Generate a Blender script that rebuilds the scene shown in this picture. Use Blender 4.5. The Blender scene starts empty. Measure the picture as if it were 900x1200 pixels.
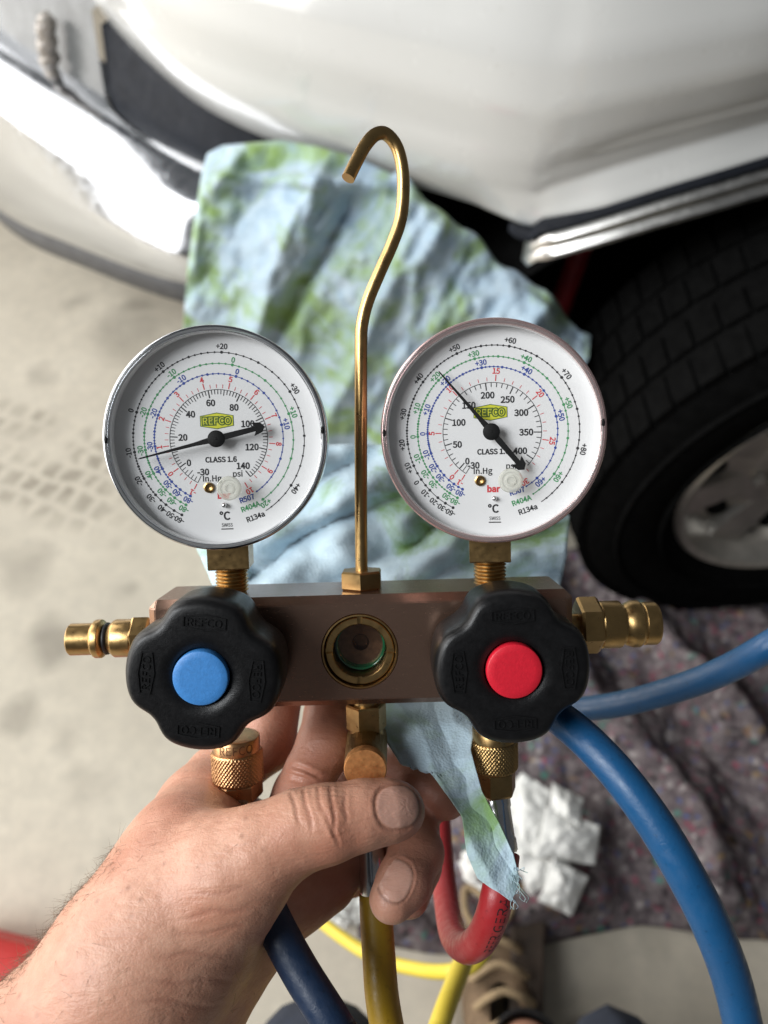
import bpy, bmesh, math, random
import numpy as np
from mathutils import Vector, Matrix, noise

random.seed(7)
R = math.radians
scene = bpy.context.scene
COL = scene.collection

# ------------------------------------------------------------------ camera
CAM_H, PITCH, FPX = 1.21, 55.0, 902.0
cam_data = bpy.data.cameras.new('camera')
cam = bpy.data.objects.new('camera', cam_data)
COL.objects.link(cam)
cam.location = (0, 0, CAM_H)
cam.rotation_euler = (R(90 - PITCH), 0, 0)
cam_data.sensor_fit = 'HORIZONTAL'
cam_data.sensor_width = 36.0
cam_data.lens = 36.0 * FPX / 900.0
cam_data.clip_start = 0.01
cam_data.clip_end = 60
cam_data.dof.use_dof = True
cam_data.dof.focus_distance = 0.252
cam_data.dof.aperture_fstop = 12.0
scene.camera = cam
CM = Matrix.Translation((0, 0, CAM_H)) @ Matrix.Rotation(R(90 - PITCH), 4, 'X')

# ------------------------------------------------------------------ light: open garage, daylight through the door on the left
world = bpy.data.worlds.new('World')
scene.world = world
world.use_nodes = True
world.node_tree.nodes['Background'].inputs[0].default_value = (0.93, 0.96, 1.0, 1)
world.node_tree.nodes['Background'].inputs[1].default_value = 0.075


def area(name, loc, target, sx, sy, power, col):
    d = bpy.data.lights.new(name, 'AREA')
    d.shape = 'RECTANGLE'
    d.size, d.size_y = sx, sy
    d.energy = power
    d.color = col
    o = bpy.data.objects.new(name, d)
    COL.objects.link(o)
    o.location = loc
    o.rotation_euler = (Vector(target) - Vector(loc)).to_track_quat('-Z', 'Y').to_euler()
    return o


area('door_daylight', (-3.3, 1.3, 1.75), (0, 1.1, 1.0), 5.0, 3.3, 200, (1.0, 0.97, 0.93))
area('dial_fill_lamp', (-1.9, -0.5, 2.9), (-0.1, 0.3, 0.8), 1.5, 1.2, 72, (0.95, 0.98, 1.0))  # added fill lamp from above left, no source of its own, brightens the dials
scene.view_settings.view_transform = 'Standard'
scene.view_settings.look = 'None'
scene.view_settings.gamma = 1
scene.view_settings.exposure = 0.2

# ------------------------------------------------------------------ helpers


def ray(px, py):
    return CM.to_3x3() @ Vector(((px - 450) / FPX, (600 - py) / FPX, -1.0))


def at(px, py, depth):
    """point seen at photo pixel (px, py), depth metres along the view axis"""
    return Vector((0, 0, CAM_H)) + ray(px, py) * depth


def at_y(px, py, y):
    d = ray(px, py)
    return Vector((0, 0, CAM_H)) + d * (y / d.y)


def at_z(px, py, z):
    d = ray(px, py)
    return Vector((0, 0, CAM_H)) + d * ((z - CAM_H) / d.z)


def props(o, label=None, cat=None, group=None, kind=None):
    if label: o['label'] = label
    if cat: o['category'] = cat
    if group: o['group'] = group
    if kind: o['kind'] = kind
    return o


def empty(name, loc=(0, 0, 0), parent=None, mat=None):
    o = bpy.data.objects.new(name, None)
    o.empty_display_size = 0.02
    COL.objects.link(o)
    if parent: o.parent = parent
    if mat is not None: o.matrix_local = mat
    else: o.location = loc
    return o


def mesh(name, V, F, mat, parent=None, smooth=True, matrix=None):
    me = bpy.data.meshes.new(name)
    me.from_pydata([tuple(v) for v in V], [], [tuple(f) for f in F])
    me.update()
    if smooth:
        me.polygons.foreach_set('use_smooth', [True] * len(me.polygons))
    o = bpy.data.objects.new(name, me)
    COL.objects.link(o)
    if mat: me.materials.append(mat)
    if parent: o.parent = parent
    if matrix is not None: o.matrix_local = matrix
    return o


def autosmooth(o, ang=35):
    """mark edges sharper than ang as sharp"""
    bm = bmesh.new(); bm.from_mesh(o.data)
    for e in bm.edges:
        if len(e.link_faces) == 2 and e.calc_face_angle(0) > R(ang):
            e.smooth = False
    bm.to_mesh(o.data); bm.free()
    return o


class MB:
    def __init__(s): s.V, s.F = [], []

    def add(s, V, F, M=None):
        b = len(s.V)
        s.V += [(M @ Vector(v)) if M is not None else Vector(v) for v in V]
        s.F += [[i + b for i in f] for f in F]

    def build(s, name, mat, parent=None, smooth=True, matrix=None, auto=None):
        o = mesh(name, s.V, s.F, mat, parent, smooth, matrix)
        if auto: autosmooth(o, auto)
        return o


def lathe_vf(prof, n=64, cap0=True, cap1=True):
    """profile (r, z) round the z axis"""
    V, F = [], []
    for r, z in prof:
        for i in range(n):
            a = 2 * math.pi * i / n
            V.append((r * math.cos(a), r * math.sin(a), z))
    for j in range(len(prof) - 1):
        for i in range(n):
            k = (i + 1) % n
            F.append((j * n + i, j * n + k, (j + 1) * n + k, (j + 1) * n + i))
    if cap0: F.append(tuple(reversed(range(n))))
    if cap1: F.append(tuple(range((len(prof) - 1) * n, len(prof) * n)))
    return V, F


def hex_vf(af, z0, z1, sides=6, rot=0.0, ch=0.9):
    """hex (or square) nut along z with chamfered ends"""
    Rr = af / 2 / math.cos(math.pi / sides)
    n = sides
    V, F = [], []
    for r, z in ((Rr * (1 - .12 * ch), z0), (Rr, z0 + .10 * af * ch), (Rr, z1 - .10 * af * ch), (Rr * (1 - .12 * ch), z1)):
        for i in range(n):
            a = 2 * math.pi * i / n + rot
            V.append((r * math.cos(a), r * math.sin(a), z))
    for j in range(3):
        for i in range(n):
            k = (i + 1) % n
            F.append((j * n + i, j * n + k, (j + 1) * n + k, (j + 1) * n + i))
    F.append(tuple(reversed(range(n)))); F.append(tuple(range(3 * n, 4 * n)))
    return V, F


def spline(pts, per=12):
    """Catmull-Rom through pts (tuples of any length)"""
    P = [np.array(p, float) for p in pts]
    P = [2 * P[0] - P[1]] + P + [2 * P[-1] - P[-2]]
    out = []
    for i in range(1, len(P) - 2):
        for k in range(per):
            t = k / per
            a, b, c, d = P[i - 1], P[i], P[i + 1], P[i + 2]
            out.append(0.5 * ((2 * b) + (c - a) * t + (2 * a - 5 * b + 4 * c - d) * t * t + (3 * b - a - 3 * c + d) * t ** 3))
    out.append(P[-2])
    return out


def frames(pts):
    P = [Vector(p[:3]) for p in pts]
    T = []
    for i in range(len(P)):
        T.append((P[min(i + 1, len(P) - 1)] - P[max(i - 1, 0)]).normalized())
    n = T[0].orthogonal().normalized()
    N = []
    for i, t in enumerate(T):
        n = (n - t * n.dot(t)).normalized()
        N.append(n.copy())
    return P, T, N


def tube_vf(pts, rad, n=24, cap=True):
    P, T, N = frames(pts)
    V, F = [], []
    for i in range(len(P)):
        b = T[i].cross(N[i])
        r = rad[i] if hasattr(rad, '__len__') else rad
        for k in range(n):
            a = 2 * math.pi * k / n
            V.append(P[i] + N[i] * (r * math.cos(a)) + b * (r * math.sin(a)))
    for i in range(len(P) - 1):
        for k in range(n):
            m = (k + 1) % n
            F.append((i * n + k, i * n + m, (i + 1) * n + m, (i + 1) * n + k))
    if cap:
        F.append(tuple(reversed(range(n)))); F.append(tuple(range((len(P) - 1) * n, len(P) * n)))
    return V, F


def grid_vf(fn, nu, nv):
    V = [fn(i / nu, j / nv) for j in range(nv + 1) for i in range(nu + 1)]
    F = [(j * (nu + 1) + i, j * (nu + 1) + i + 1, (j + 1) * (nu + 1) + i + 1, (j + 1) * (nu + 1) + i)
         for j in range(nv) for i in range(nu)]
    return V, F


def thicken(o, t, off=-1):
    m = o.modifiers.new('thickness', 'SOLIDIFY'); m.thickness = t; m.offset = off
    return o


_tx = {}
import os
try:    # the grotesque face that ships with Blender; the built-in one if it is absent
    FONT = bpy.data.fonts.load(os.path.join(bpy.utils.system_resource('DATAFILES'), 'fonts', 'Noto Sans CJK Regular.woff2'))
except Exception:
    FONT = None


TXS = 1.0


def text_vf(body, bold=0.0):
    """glyph outlines of the built-in font as flat faces, 1 unit = font size, centred on both axes"""
    key = (body, bold)
    if key not in _tx:
        c = bpy.data.curves.new('t', 'FONT')
        c.body = body; c.size = 1.0; c.offset = bold; c.resolution_u = 3
        c.align_x = 'CENTER'
        if FONT: c.font = FONT
        o = bpy.data.objects.new('t', c); COL.objects.link(o)
        dg = bpy.context.evaluated_depsgraph_get(); dg.update()
        me = bpy.data.meshes.new_from_object(o.evaluated_get(dg))
        V = [v.co.copy() for v in me.vertices]; F = [tuple(p.vertices) for p in me.polygons]
        bpy.data.objects.remove(o); bpy.data.curves.remove(c); bpy.data.meshes.remove(me)
        if V:
            y0, y1 = min(v.y for v in V), max(v.y for v in V)
            x0, x1 = min(v.x for v in V), max(v.x for v in V)
            for v in V: v.x = (v.x - (x0 + x1) / 2) * TXS; v.y = v.y * TXS - 0.36
        _tx[key] = (V, F)
    return _tx[key]


_h = text_vf('H')[0]                       # scale so that capitals are 0.72 of the nominal size
TXS = 0.72 / (max(v.y for v in _h) - min(v.y for v in _h))
_tx.clear()
# ------------------------------------------------------------------ materials
def new_mat(name):
    m = bpy.data.materials.new(name); m.use_nodes = True
    nt = m.node_tree
    return m, nt, nt.nodes['Principled BSDF']


def N(nt, t, **kw):
    n = nt.nodes.new(t)
    for k, v in kw.items():
        if k.startswith('i_'):
            key = k[2:]
            n.inputs[int(key) if key.isdigit() else key.replace('_', ' ')].default_value = v
        else: setattr(n, k, v)
    return n


def ramp(nt, fac, stops):
    r = nt.nodes.new('ShaderNodeValToRGB')
    el = r.color_ramp.elements
    while len(el) < len(stops): el.new(0.5)
    for e, (p, c) in zip(el, stops):
        e.position = p; e.color = (*c, 1) if len(c) == 3 else c
    nt.links.new(fac, r.inputs[0])
    return r.outputs[0]


def coords(nt, scale=(1, 1, 1), rot=(0, 0, 0), loc=(0, 0, 0)):
    tc = nt.nodes.new('ShaderNodeTexCoord'); mp = nt.nodes.new('ShaderNodeMapping')
    mp.inputs['Scale'].default_value = scale; mp.inputs['Rotation'].default_value = rot; mp.inputs['Location'].default_value = loc
    nt.links.new(tc.outputs['Object'], mp.inputs[0])
    return mp.outputs[0]


def noise_n(nt, vec, scale, detail=4, rough=0.55, dist=0.0):
    n = N(nt, 'ShaderNodeTexNoise', i_Scale=scale, i_Detail=detail, i_Roughness=rough, i_Distortion=dist)
    nt.links.new(vec, n.inputs['Vector'])
    return n.outputs['Fac']


def mixc(nt, fac, a, b, mode='MIX'):
    m = nt.nodes.new('ShaderNodeMix'); m.data_type = 'RGBA'; m.blend_type = mode
    for s, v in ((0, fac), (6, a), (7, b)):
        if isinstance(v, (int, float)): m.inputs[s].default_value = v
        elif isinstance(v, tuple): m.inputs[s].default_value = (*v, 1)
        else: nt.links.new(v, m.inputs[s])
    return m.outputs[2]


def bump(nt, h, bsdf, strength=0.3, dist=0.001, prev=None):
    b = N(nt, 'ShaderNodeBump', i_Strength=strength, i_Distance=dist)
    nt.links.new(h, b.inputs['Height'])
    if prev is not None: nt.links.new(prev, b.inputs['Normal'])
    if bsdf is not None: nt.links.new(b.outputs[0], bsdf.inputs['Normal'])
    return b.outputs[0]


def plain(name, col, rough=0.5, metal=0.0, var=0.12, vscale=60, bump_s=0.0, bump_scale=800, spec=0.5, coat=0.0, bdist=0.0004):
    m, nt, b = new_mat(name)
    v = coords(nt)
    n = noise_n(nt, v, vscale, 5, 0.6)
    c0 = tuple(max(0, x * (1 - var)) for x in col); c1 = tuple(min(1, x * (1 + var)) for x in col)
    nt.links.new(ramp(nt, n, [(0.3, c0), (0.7, c1)]), b.inputs['Base Color'])
    rr = N(nt, 'ShaderNodeMapRange', i_1=0.3, i_2=0.7, i_3=rough * 0.85, i_4=min(1, rough * 1.2))
    nt.links.new(noise_n(nt, v, vscale * 3.1, 3), rr.inputs[0])
    nt.links.new(rr.outputs[0], b.inputs['Roughness'])
    b.inputs['Metallic'].default_value = metal
    b.inputs['Specular IOR Level'].default_value = spec
    b.inputs['Coat Weight'].default_value = coat
    if bump_s: bump(nt, noise_n(nt, v, bump_scale, 3), b, bump_s, bdist)
    return m


M = {}
M['brass'] = plain('brass', (0.46, 0.30, 0.125), 0.31, 1.0, 0.16, 120, 0.05, 900)
M['brass_dull'] = plain('brass_dull', (0.40, 0.26, 0.11), 0.32, 1.0, 0.2, 150, 0.06, 900)
M['brass_red'] = plain('brass_red', (0.52, 0.29, 0.14), 0.32, 1.0, 0.2, 150, 0.06, 900)
M['brass_dark'] = plain('brass_dark', (0.16, 0.085, 0.05), 0.4, 0.9, 0.3, 300)
M['brass_face'] = plain('brass_face', (0.62, 0.31, 0.12), 0.55, 1.0, 0.2, 200, 0.1, 700)
M['bronze'] = None
M['steel'] = plain('steel', (0.62, 0.62, 0.62), 0.2, 1.0, 0.1, 200)
M['black_plastic'] = plain('black_plastic', (0.006, 0.006, 0.0065), 0.33, 0, 0.35, 300, 0.3, 2600, 0.30, 0, 0.0002)
M['black_ink'] = plain('black_ink', (0.012, 0.012, 0.014), 0.6, 0, 0.1)
M['red_ink'] = plain('red_ink', (0.60, 0.05, 0.06), 0.6, 0, 0.05)
M['green_ink'] = plain('green_ink', (0.05, 0.27, 0.10), 0.6, 0, 0.05)
M['blue_ink'] = plain('blue_ink', (0.025, 0.06, 0.30), 0.6, 0, 0.05)
M['logo_yellow'] = plain('logo_yellow', (0.62, 0.62, 0.03), 0.55, 0, 0.05)
M['logo_green'] = plain('logo_green', (0.07, 0.13, 0.012), 0.55, 0, 0.05)
M['dial_white'] = plain('dial_white', (0.74, 0.74, 0.74), 0.5, 0, 0.015, 40, spec=0.3)
M['dial_wall'] = plain('dial_wall', (0.80, 0.80, 0.80), 0.4, 0, 0.05, 40)
M['needle_black'] = plain('needle_black', (0.006, 0.006, 0.006), 0.6, 0, 0.1, spec=0.2)
M['blue_button'] = plain('blue_button', (0.045, 0.22, 0.56), 0.45, 0, 0.10, 900, 0.15, 1800)
M['red_button'] = plain('red_button', (0.62, 0.012, 0.03), 0.42, 0, 0.08, 900, 0.15, 1800)
M['rubber'] = plain('rubber', (0.012, 0.012, 0.012), 0.5, 0, 0.3)
M['green_fluid'] = plain('green_fluid', (0.01, 0.13, 0.05), 0.08, 0, 0.3, 300, spec=0.8)


def clear(name, tint, rim, milk=0.0, rough=0.04):
    """clear plastic: Fresnel gloss over tinted transparency, a little milky body"""
    m, nt, b = new_mat(name)
    nt.nodes.remove(b)
    out = nt.nodes['Material Output']
    tr = N(nt, 'ShaderNodeBsdfTransparent'); tr.inputs[0].default_value = (*tint, 1)
    df = N(nt, 'ShaderNodeBsdfDiffuse'); df.inputs[0].default_value = (*rim, 1)
    tl = N(nt, 'ShaderNodeBsdfTranslucent'); tl.inputs[0].default_value = (*rim, 1)
    ds = N(nt, 'ShaderNodeMixShader', i_0=0.5); nt.links.new(df.outputs[0], ds.inputs[1]); nt.links.new(tl.outputs[0], ds.inputs[2])
    m1 = N(nt, 'ShaderNodeMixShader', i_0=milk); nt.links.new(tr.outputs[0], m1.inputs[1]); nt.links.new(ds.outputs[0], m1.inputs[2])
    gl = N(nt, 'ShaderNodeBsdfGlossy', i_Roughness=rough)
    # Schlick reflectance of a thin sheet, the same from both sides
    lw = N(nt, 'ShaderNodeLayerWeight', i_Blend=0.5)
    pw = N(nt, 'ShaderNodeMath', operation='POWER', i_1=5.0); nt.links.new(lw.outputs['Facing'], pw.inputs[0])
    fr = N(nt, 'ShaderNodeMath', operation='MULTIPLY_ADD', i_1=0.9, i_2=0.045); nt.links.new(pw.outputs[0], fr.inputs[0])
    m2 = N(nt, 'ShaderNodeMixShader'); nt.links.new(fr.outputs[0], m2.inputs[0]); nt.links.new(m1.outputs[0], m2.inputs[1]); nt.links.new(gl.outputs[0], m2.inputs[2])
    nt.links.new(m2.outputs[0], out.inputs[0])
    return m


M['lens'] = clear('lens_plastic', (0.97, 0.97, 0.97), (0.8, 0.8, 0.8), 0.0, 0.03)
M['rim_clear'] = clear('rim_clear', (0.90, 0.91, 0.92), (0.78, 0.79, 0.80), 0.30, 0.06)
M['rim_pink'] = clear('rim_pink', (0.96, 0.88, 0.87), (0.80, 0.70, 0.69), 0.34, 0.06)
M['screw_plastic'] = clear('screw_plastic', (0.9, 0.9, 0.85), (0.78, 0.78, 0.70), 0.62, 0.12)


def bronze():
    m, nt, b = new_mat('bronze_anodised')
    v = coords(nt, (0.25, 1, 1)); v2 = coords(nt)
    n = noise_n(nt, v, 900, 4, 0.7)
    n2 = noise_n(nt, v2, 45, 4, 0.6)
    c = mixc(nt, n2, (0.30, 0.185, 0.135), (0.335, 0.21, 0.155))
    nt.links.new(c, b.inputs['Base Color'])
    b.inputs['Metallic'].default_value = 0.88
    rr = N(nt, 'ShaderNodeMapRange', i_1=0.3, i_2=0.7, i_3=0.22, i_4=0.28); nt.links.new(n, rr.inputs[0]); nt.links.new(rr.outputs[0], b.inputs['Roughness'])
    sc_ = noise_n(nt, coords(nt, (0.04, 1, 1), (0, 0, R(28))), 1500, 2, 0.5)
    scr = ramp(nt, sc_, [(0.70, (0, 0, 0)), (0.78, (1, 1, 1))])
    bump(nt, scr, b, 0.12, 0.0002)
    return m


M['bronze'] = bronze()
M['steel_case'] = plain('steel_case', (0.55, 0.57, 0.60), 0.12, 1.0, 0.1, 80)
M['pink_rim'] = plain('pink_rim', (0.60, 0.43, 0.42), 0.18, 0.75, 0.1, 80)
M['red_case'] = plain('red_case', (0.46, 0.26, 0.26), 0.22, 0.7, 0.15, 80)


def hose_mat(name, c0, c1, rough):
    m, nt, b = new_mat(name)
    v = coords(nt)
    n = noise_n(nt, v, 55, 6, 0.65, 0.4)
    sp = noise_n(nt, v, 420, 3, 0.7)
    c = mixc(nt, n, c0, c1)
    dirt = ramp(nt, sp, [(0.60, (0, 0, 0)), (0.74, (1, 1, 1))])
    dm = N(nt, 'ShaderNodeMath', operation='MULTIPLY', i_1=0.5); nt.links.new(dirt, dm.inputs[0])
    c = mixc(nt, dm.outputs[0], c, tuple(x * 0.35 for x in c0))
    nt.links.new(c, b.inputs['Base Color'])
    rr = N(nt, 'ShaderNodeMapRange', i_1=0.35, i_2=0.65, i_3=rough * .8, i_4=rough * 1.3); nt.links.new(noise_n(nt, v, 300, 4), rr.inputs[0]); nt.links.new(rr.outputs[0], b.inputs['Roughness'])
    bump(nt, noise_n(nt, v, 900, 4, 0.7), b, 0.25, 0.0005)
    return m


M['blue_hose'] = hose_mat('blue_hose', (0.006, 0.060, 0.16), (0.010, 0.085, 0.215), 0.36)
M['shaded_blue_hose'] = hose_mat('shaded_blue_hose', (0.008, 0.022, 0.055), (0.012, 0.032, 0.08), 0.45)  # shaded copy of the blue hose, the shadow put into its base colour
M['red_hose'] = hose_mat('red_hose', (0.33, 0.015, 0.02), (0.42, 0.028, 0.032), 0.38)
M['yellow_hose'] = hose_mat('yellow_hose', (0.34, 0.19, 0.008), (0.46, 0.29, 0.015), 0.42)
M['yellow_clean'] = hose_mat('yellow_clean', (0.68, 0.52, 0.04), (0.74, 0.58, 0.08), 0.45)


def towel_mat(name, blue, blue2, green, gs, seed, wr=95, ws=0.7, fs=0.28, fx=620.0):
    m, nt, b = new_mat(name)
    v = coords(nt, loc=(seed, seed * 2, 0))
    big = noise_n(nt, v, gs, 5, 0.62, 0.6)
    med = noise_n(nt, v, gs * 3.2, 5, 0.65, 0.8)
    c = mixc(nt, ramp(nt, med, [(0.32, (0, 0, 0)), (0.68, (1, 1, 1))]), blue, blue2)
    msk = ramp(nt, big, [(0.455, (0, 0, 0)), (0.575, (1, 1, 1))])
    mm = N(nt, 'ShaderNodeMath', operation='MULTIPLY'); nt.links.new(msk, mm.inputs[0]); nt.links.new(ramp(nt, med, [(0.25, (.25, .25, .25)), (0.6, (.95, .95, .95))]), mm.inputs[1])
    c = mixc(nt, mm.outputs[0], c, green)
    nt.links.new(c, b.inputs['Base Color'])
    b.inputs['Roughness'].default_value = 0.9
    b.inputs['Specular IOR Level'].default_value = 0.15
    b.inputs['Sheen Weight'].default_value = 0.15
    f1 = N(nt, 'ShaderNodeTexVoronoi', i_Scale=fx); nt.links.new(v, f1.inputs['Vector'])
    p = bump(nt, noise_n(nt, v, wr, 5, 0.6, 1.2), None, ws, 0.004)
    bump(nt, f1.outputs['Distance'], b, fs, 0.0009, p)
    return m


M['towel_far'] = towel_mat('towel_far', (0.34, 0.46, 0.57), (0.50, 0.61, 0.69), (0.24, 0.37, 0.10), 9.0, 0.9, 70, 0.4)
M['towel_near'] = towel_mat('towel_near', (0.46, 0.60, 0.69), (0.56, 0.70, 0.78), (0.22, 0.38, 0.12), 17.0, 3.1, 260, 0.12, 0.22, 1100.0)


def skin_mat():
    m, nt, b = new_mat('skin')
    v = coords(nt)
    n1 = noise_n(nt, v, 28, 4, 0.6)
    n2 = noise_n(nt, v, 160, 4, 0.6)
    c = ramp(nt, n1, [(0.30, (0.47, 0.205, 0.132)), (0.46, (0.57, 0.295, 0.200)), (0.70, (0.62, 0.355, 0.250))])
    c = mixc(nt, ramp(nt, n2, [(0.35, (0.0, 0.0, 0.0)), (0.75, (.55, .55, .55))]), c, (0.44, 0.19, 0.12))
    fr = N(nt, 'ShaderNodeTexVoronoi', i_Scale=190.0, i_Randomness=1.0); nt.links.new(v, fr.inputs['Vector'])
    sp = ramp(nt, fr.outputs['Distance'], [(0.05, (0.55, 0.55, 0.55)), (0.24, (0, 0, 0))])
    spm = N(nt, 'ShaderNodeMath', operation='MULTIPLY'); nt.links.new(sp, spm.inputs[0])
    nt.links.new(ramp(nt, noise_n(nt, v, 60, 2), [(0.48, (0, 0, 0)), (0.62, (1, 1, 1))]), spm.inputs[1])
    c = mixc(nt, spm.outputs[0], c, (0.27, 0.12, 0.075))
    at_ = N(nt, 'ShaderNodeAttribute', attribute_name='skin_masks')
    sepc = N(nt, 'ShaderNodeSeparateColor'); nt.links.new(at_.outputs['Color'], sepc.inputs[0])
    c = mixc(nt, sepc.outputs[1], c, (0.27, 0.095, 0.065))       # dark red on finger ends, creases and parts further back
    nail = mixc(nt, n2, (0.52, 0.285, 0.215), (0.60, 0.35, 0.27))
    c = mixc(nt, sepc.outputs[0], c, nail)
    c = mixc(nt, sepc.outputs[2], c, (0.10, 0.045, 0.03))       # dirt under the nail edge
    nt.links.new(c, b.inputs['Base Color'])
    rr = N(nt, 'ShaderNodeMapRange', i_1=0.0, i_2=1.0, i_3=0.43, i_4=0.28); nt.links.new(sepc.outputs[0], rr.inputs[0]); nt.links.new(rr.outputs[0], b.inputs['Roughness'])
    b.inputs['Specular IOR Level'].default_value = 0.42
    b.inputs['Subsurface Weight'].default_value = 0.10
    b.inputs['Subsurface Radius'].default_value = (1.0, 0.35, 0.2)
    b.inputs['Subsurface Scale'].default_value = 0.003
    # fine skin relief: cell lines, and long fine creases across the limb
    w = noise_n(nt, coords(nt, (1, 1, 1)), 90, 3)
    vv = N(nt, 'ShaderNodeVectorMath', operation='ADD')
    cv = coords(nt); nt.links.new(cv, vv.inputs[0])
    sc = N(nt, 'ShaderNodeVectorMath', operation='SCALE', i_Scale=0.004); cw = N(nt, 'ShaderNodeCombineXYZ'); nt.links.new(w, cw.inputs[0]); nt.links.new(w, cw.inputs[2]); nt.links.new(cw.outputs[0], sc.inputs[0]); nt.links.new(sc.outputs[0], vv.inputs[1])
    v1 = N(nt, 'ShaderNodeTexVoronoi', i_Scale=900.0); v1.feature = 'DISTANCE_TO_EDGE'; nt.links.new(vv.outputs[0], v1.inputs['Vector'])
    e1 = ramp(nt, v1.outputs['Distance'], [(0.0, (0, 0, 0)), (0.16, (1, 1, 1))])
    inv = N(nt, 'ShaderNodeMath', operation='SUBTRACT', i_0=1.0); nt.links.new(sepc.outputs[0], inv.inputs[1])
    hm = N(nt, 'ShaderNodeMath', operation='MULTIPLY'); nt.links.new(e1, hm.inputs[0]); nt.links.new(inv.outputs[0], hm.inputs[1])
    p = bump(nt, hm.outputs[0], None, 0.13, 0.0005)
    vs = coords(nt, (0.22, 1, 1), (0, R(-35), 0))
    st = noise_n(nt, vs, 330, 4, 0.6, 0.7)
    p2 = bump(nt, st, None, 0.38, 0.0012, p)
    bump(nt, noise_n(nt, v, 110, 4, 0.6), b, 0.28, 0.0016, p2)
    return m


M['skin'] = skin_mat()
M['hair'] = plain('arm_hair', (0.16, 0.095, 0.05), 0.5, 0, 0.5, 400)


def concrete():
    m, nt, b = new_mat('concrete')
    v = coords(nt)
    big = noise_n(nt, v, 2.6, 6, 0.6, 0.3)
    fine = noise_n(nt, v, 38, 6, 0.7)
    c = ramp(nt, big, [(0.30, (0.47, 0.425, 0.345)), (0.55, (0.60, 0.545, 0.445)), (0.72, (0.66, 0.605, 0.50))])
    c = mixc(nt, ramp(nt, fine, [(0.35, (0.35, .35, .35)), (0.65, (0, 0, 0))]), c, (0.34, 0.315, 0.27))
    # oil stains
    sv = N(nt, 'ShaderNodeTexVoronoi', i_Scale=4.3, i_Randomness=1.0)
    wv = N(nt, 'ShaderNodeVectorMath', operation='ADD'); nt.links.new(v, wv.inputs[0])
    nz = N(nt, 'ShaderNodeTexNoise', i_Scale=9.0); nt.links.new(v, nz.inputs['Vector'])
    s2 = N(nt, 'ShaderNodeVectorMath', operation='SCALE', i_Scale=0.10); nt.links.new(nz.outputs['Color'], s2.inputs[0]); nt.links.new(s2.outputs[0], wv.inputs[1])
    nt.links.new(wv.outputs[0], sv.inputs['Vector'])
    st = ramp(nt, sv.outputs['Distance'], [(0.08, (.55, .55, .55)), (0.25, (0, 0, 0))])
    c = mixc(nt, st, c, (0.20, 0.18, 0.15))
    wv2 = N(nt, 'ShaderNodeVectorMath', operation='ADD'); nt.links.new(v, wv2.inputs[0])
    s3 = N(nt, 'ShaderNodeVectorMath', operation='SCALE', i_Scale=0.09); nt.links.new(nz.outputs['Color'], s3.inputs[0]); nt.links.new(s3.outputs[0], wv2.inputs[1])
    for px, py, rad, amt in ((62, 752, 0.055, .62), (30, 672, 0.06, .40), (150, 692, 0.025, .35), (22, 835, 0.035, .45), (165, 358, 0.035, .5), (150, 392, 0.09, .45), (110, 915, 0.04, .22), (700, 1130, 0.05, .3), (770, 1105, 0.03, .25)):
        d0 = ray(px, py); c_ = Vector((0, 0, CAM_H)) + d0 * (-CAM_H / d0.z) + Vector((0.045, 0.045, 0.045))
        ds = N(nt, 'ShaderNodeVectorMath', operation='DISTANCE'); nt.links.new(wv2.outputs[0], ds.inputs[0]); ds.inputs[1].default_value = (c_.x, c_.y, 0.045)
        mr0 = N(nt, 'ShaderNodeMapRange', i_1=rad * 0.5, i_2=rad * 1.25, i_3=amt, i_4=0.0); nt.links.new(ds.outputs['Value'], mr0.inputs[0])
        c = mixc(nt, mr0.outputs[0], c, (0.19, 0.17, 0.14))
    # tyre tread prints
    tv0 = coords(nt, rot=(0, 0, R(24)), loc=(0.0, 0.0, 0))
    nzt = N(nt, 'ShaderNodeTexNoise', i_Scale=16.0, i_Detail=3.0); nt.links.new(v, nzt.inputs['Vector'])
    sct = N(nt, 'ShaderNodeVectorMath', operation='SCALE', i_Scale=0.045); nt.links.new(nzt.outputs['Color'], sct.inputs[0])
    tva = N(nt, 'ShaderNodeVectorMath', operation='ADD'); nt.links.new(tv0, tva.inputs[0]); nt.links.new(sct.outputs[0], tva.inputs[1])
    tv = tva.outputs[0]
    br = N(nt, 'ShaderNodeTexBrick', i_Scale=1.0, i_Mortar_Size=0.013, i_Mortar_Smooth=0.9, i_Brick_Width=0.042, i_Row_Height=0.050)
    br.inputs['Color1'].default_value = (1, 1, 1, 1); br.inputs['Color2'].default_value = (0.7, 0.7, 0.7, 1); br.inputs['Mortar'].default_value = (0, 0, 0, 1)
    nt.links.new(tv, br.inputs['Vector'])
    sep = N(nt, 'ShaderNodeSeparateXYZ'); nt.links.new(tv, sep.inputs[0])
    # strip across the rotated v axis
    d = N(nt, 'ShaderNodeMath', operation='SUBTRACT', i_1=TRACK_V); nt.links.new(sep.outputs[1], d.inputs[0])
    ab = N(nt, 'ShaderNodeMath', operation='ABSOLUTE'); nt.links.new(d.outputs[0], ab.inputs[0])
    mr = N(nt, 'ShaderNodeMapRange', i_1=0.10, i_2=0.125, i_3=1.0, i_4=0.0); nt.links.new(ab.outputs[0], mr.inputs[0])
    pm = N(nt, 'ShaderNodeMath', operation='MULTIPLY'); nt.links.new(br.outputs['Color'], pm.inputs[0]); nt.links.new(mr.outputs[0], pm.inputs[1])
    du = N(nt, 'ShaderNodeMath', operation='SUBTRACT', i_1=TRACK_U); nt.links.new(sep.outputs[0], du.inputs[0])
    au = N(nt, 'ShaderNodeMath', operation='ABSOLUTE'); nt.links.new(du.outputs[0], au.inputs[0])
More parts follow.
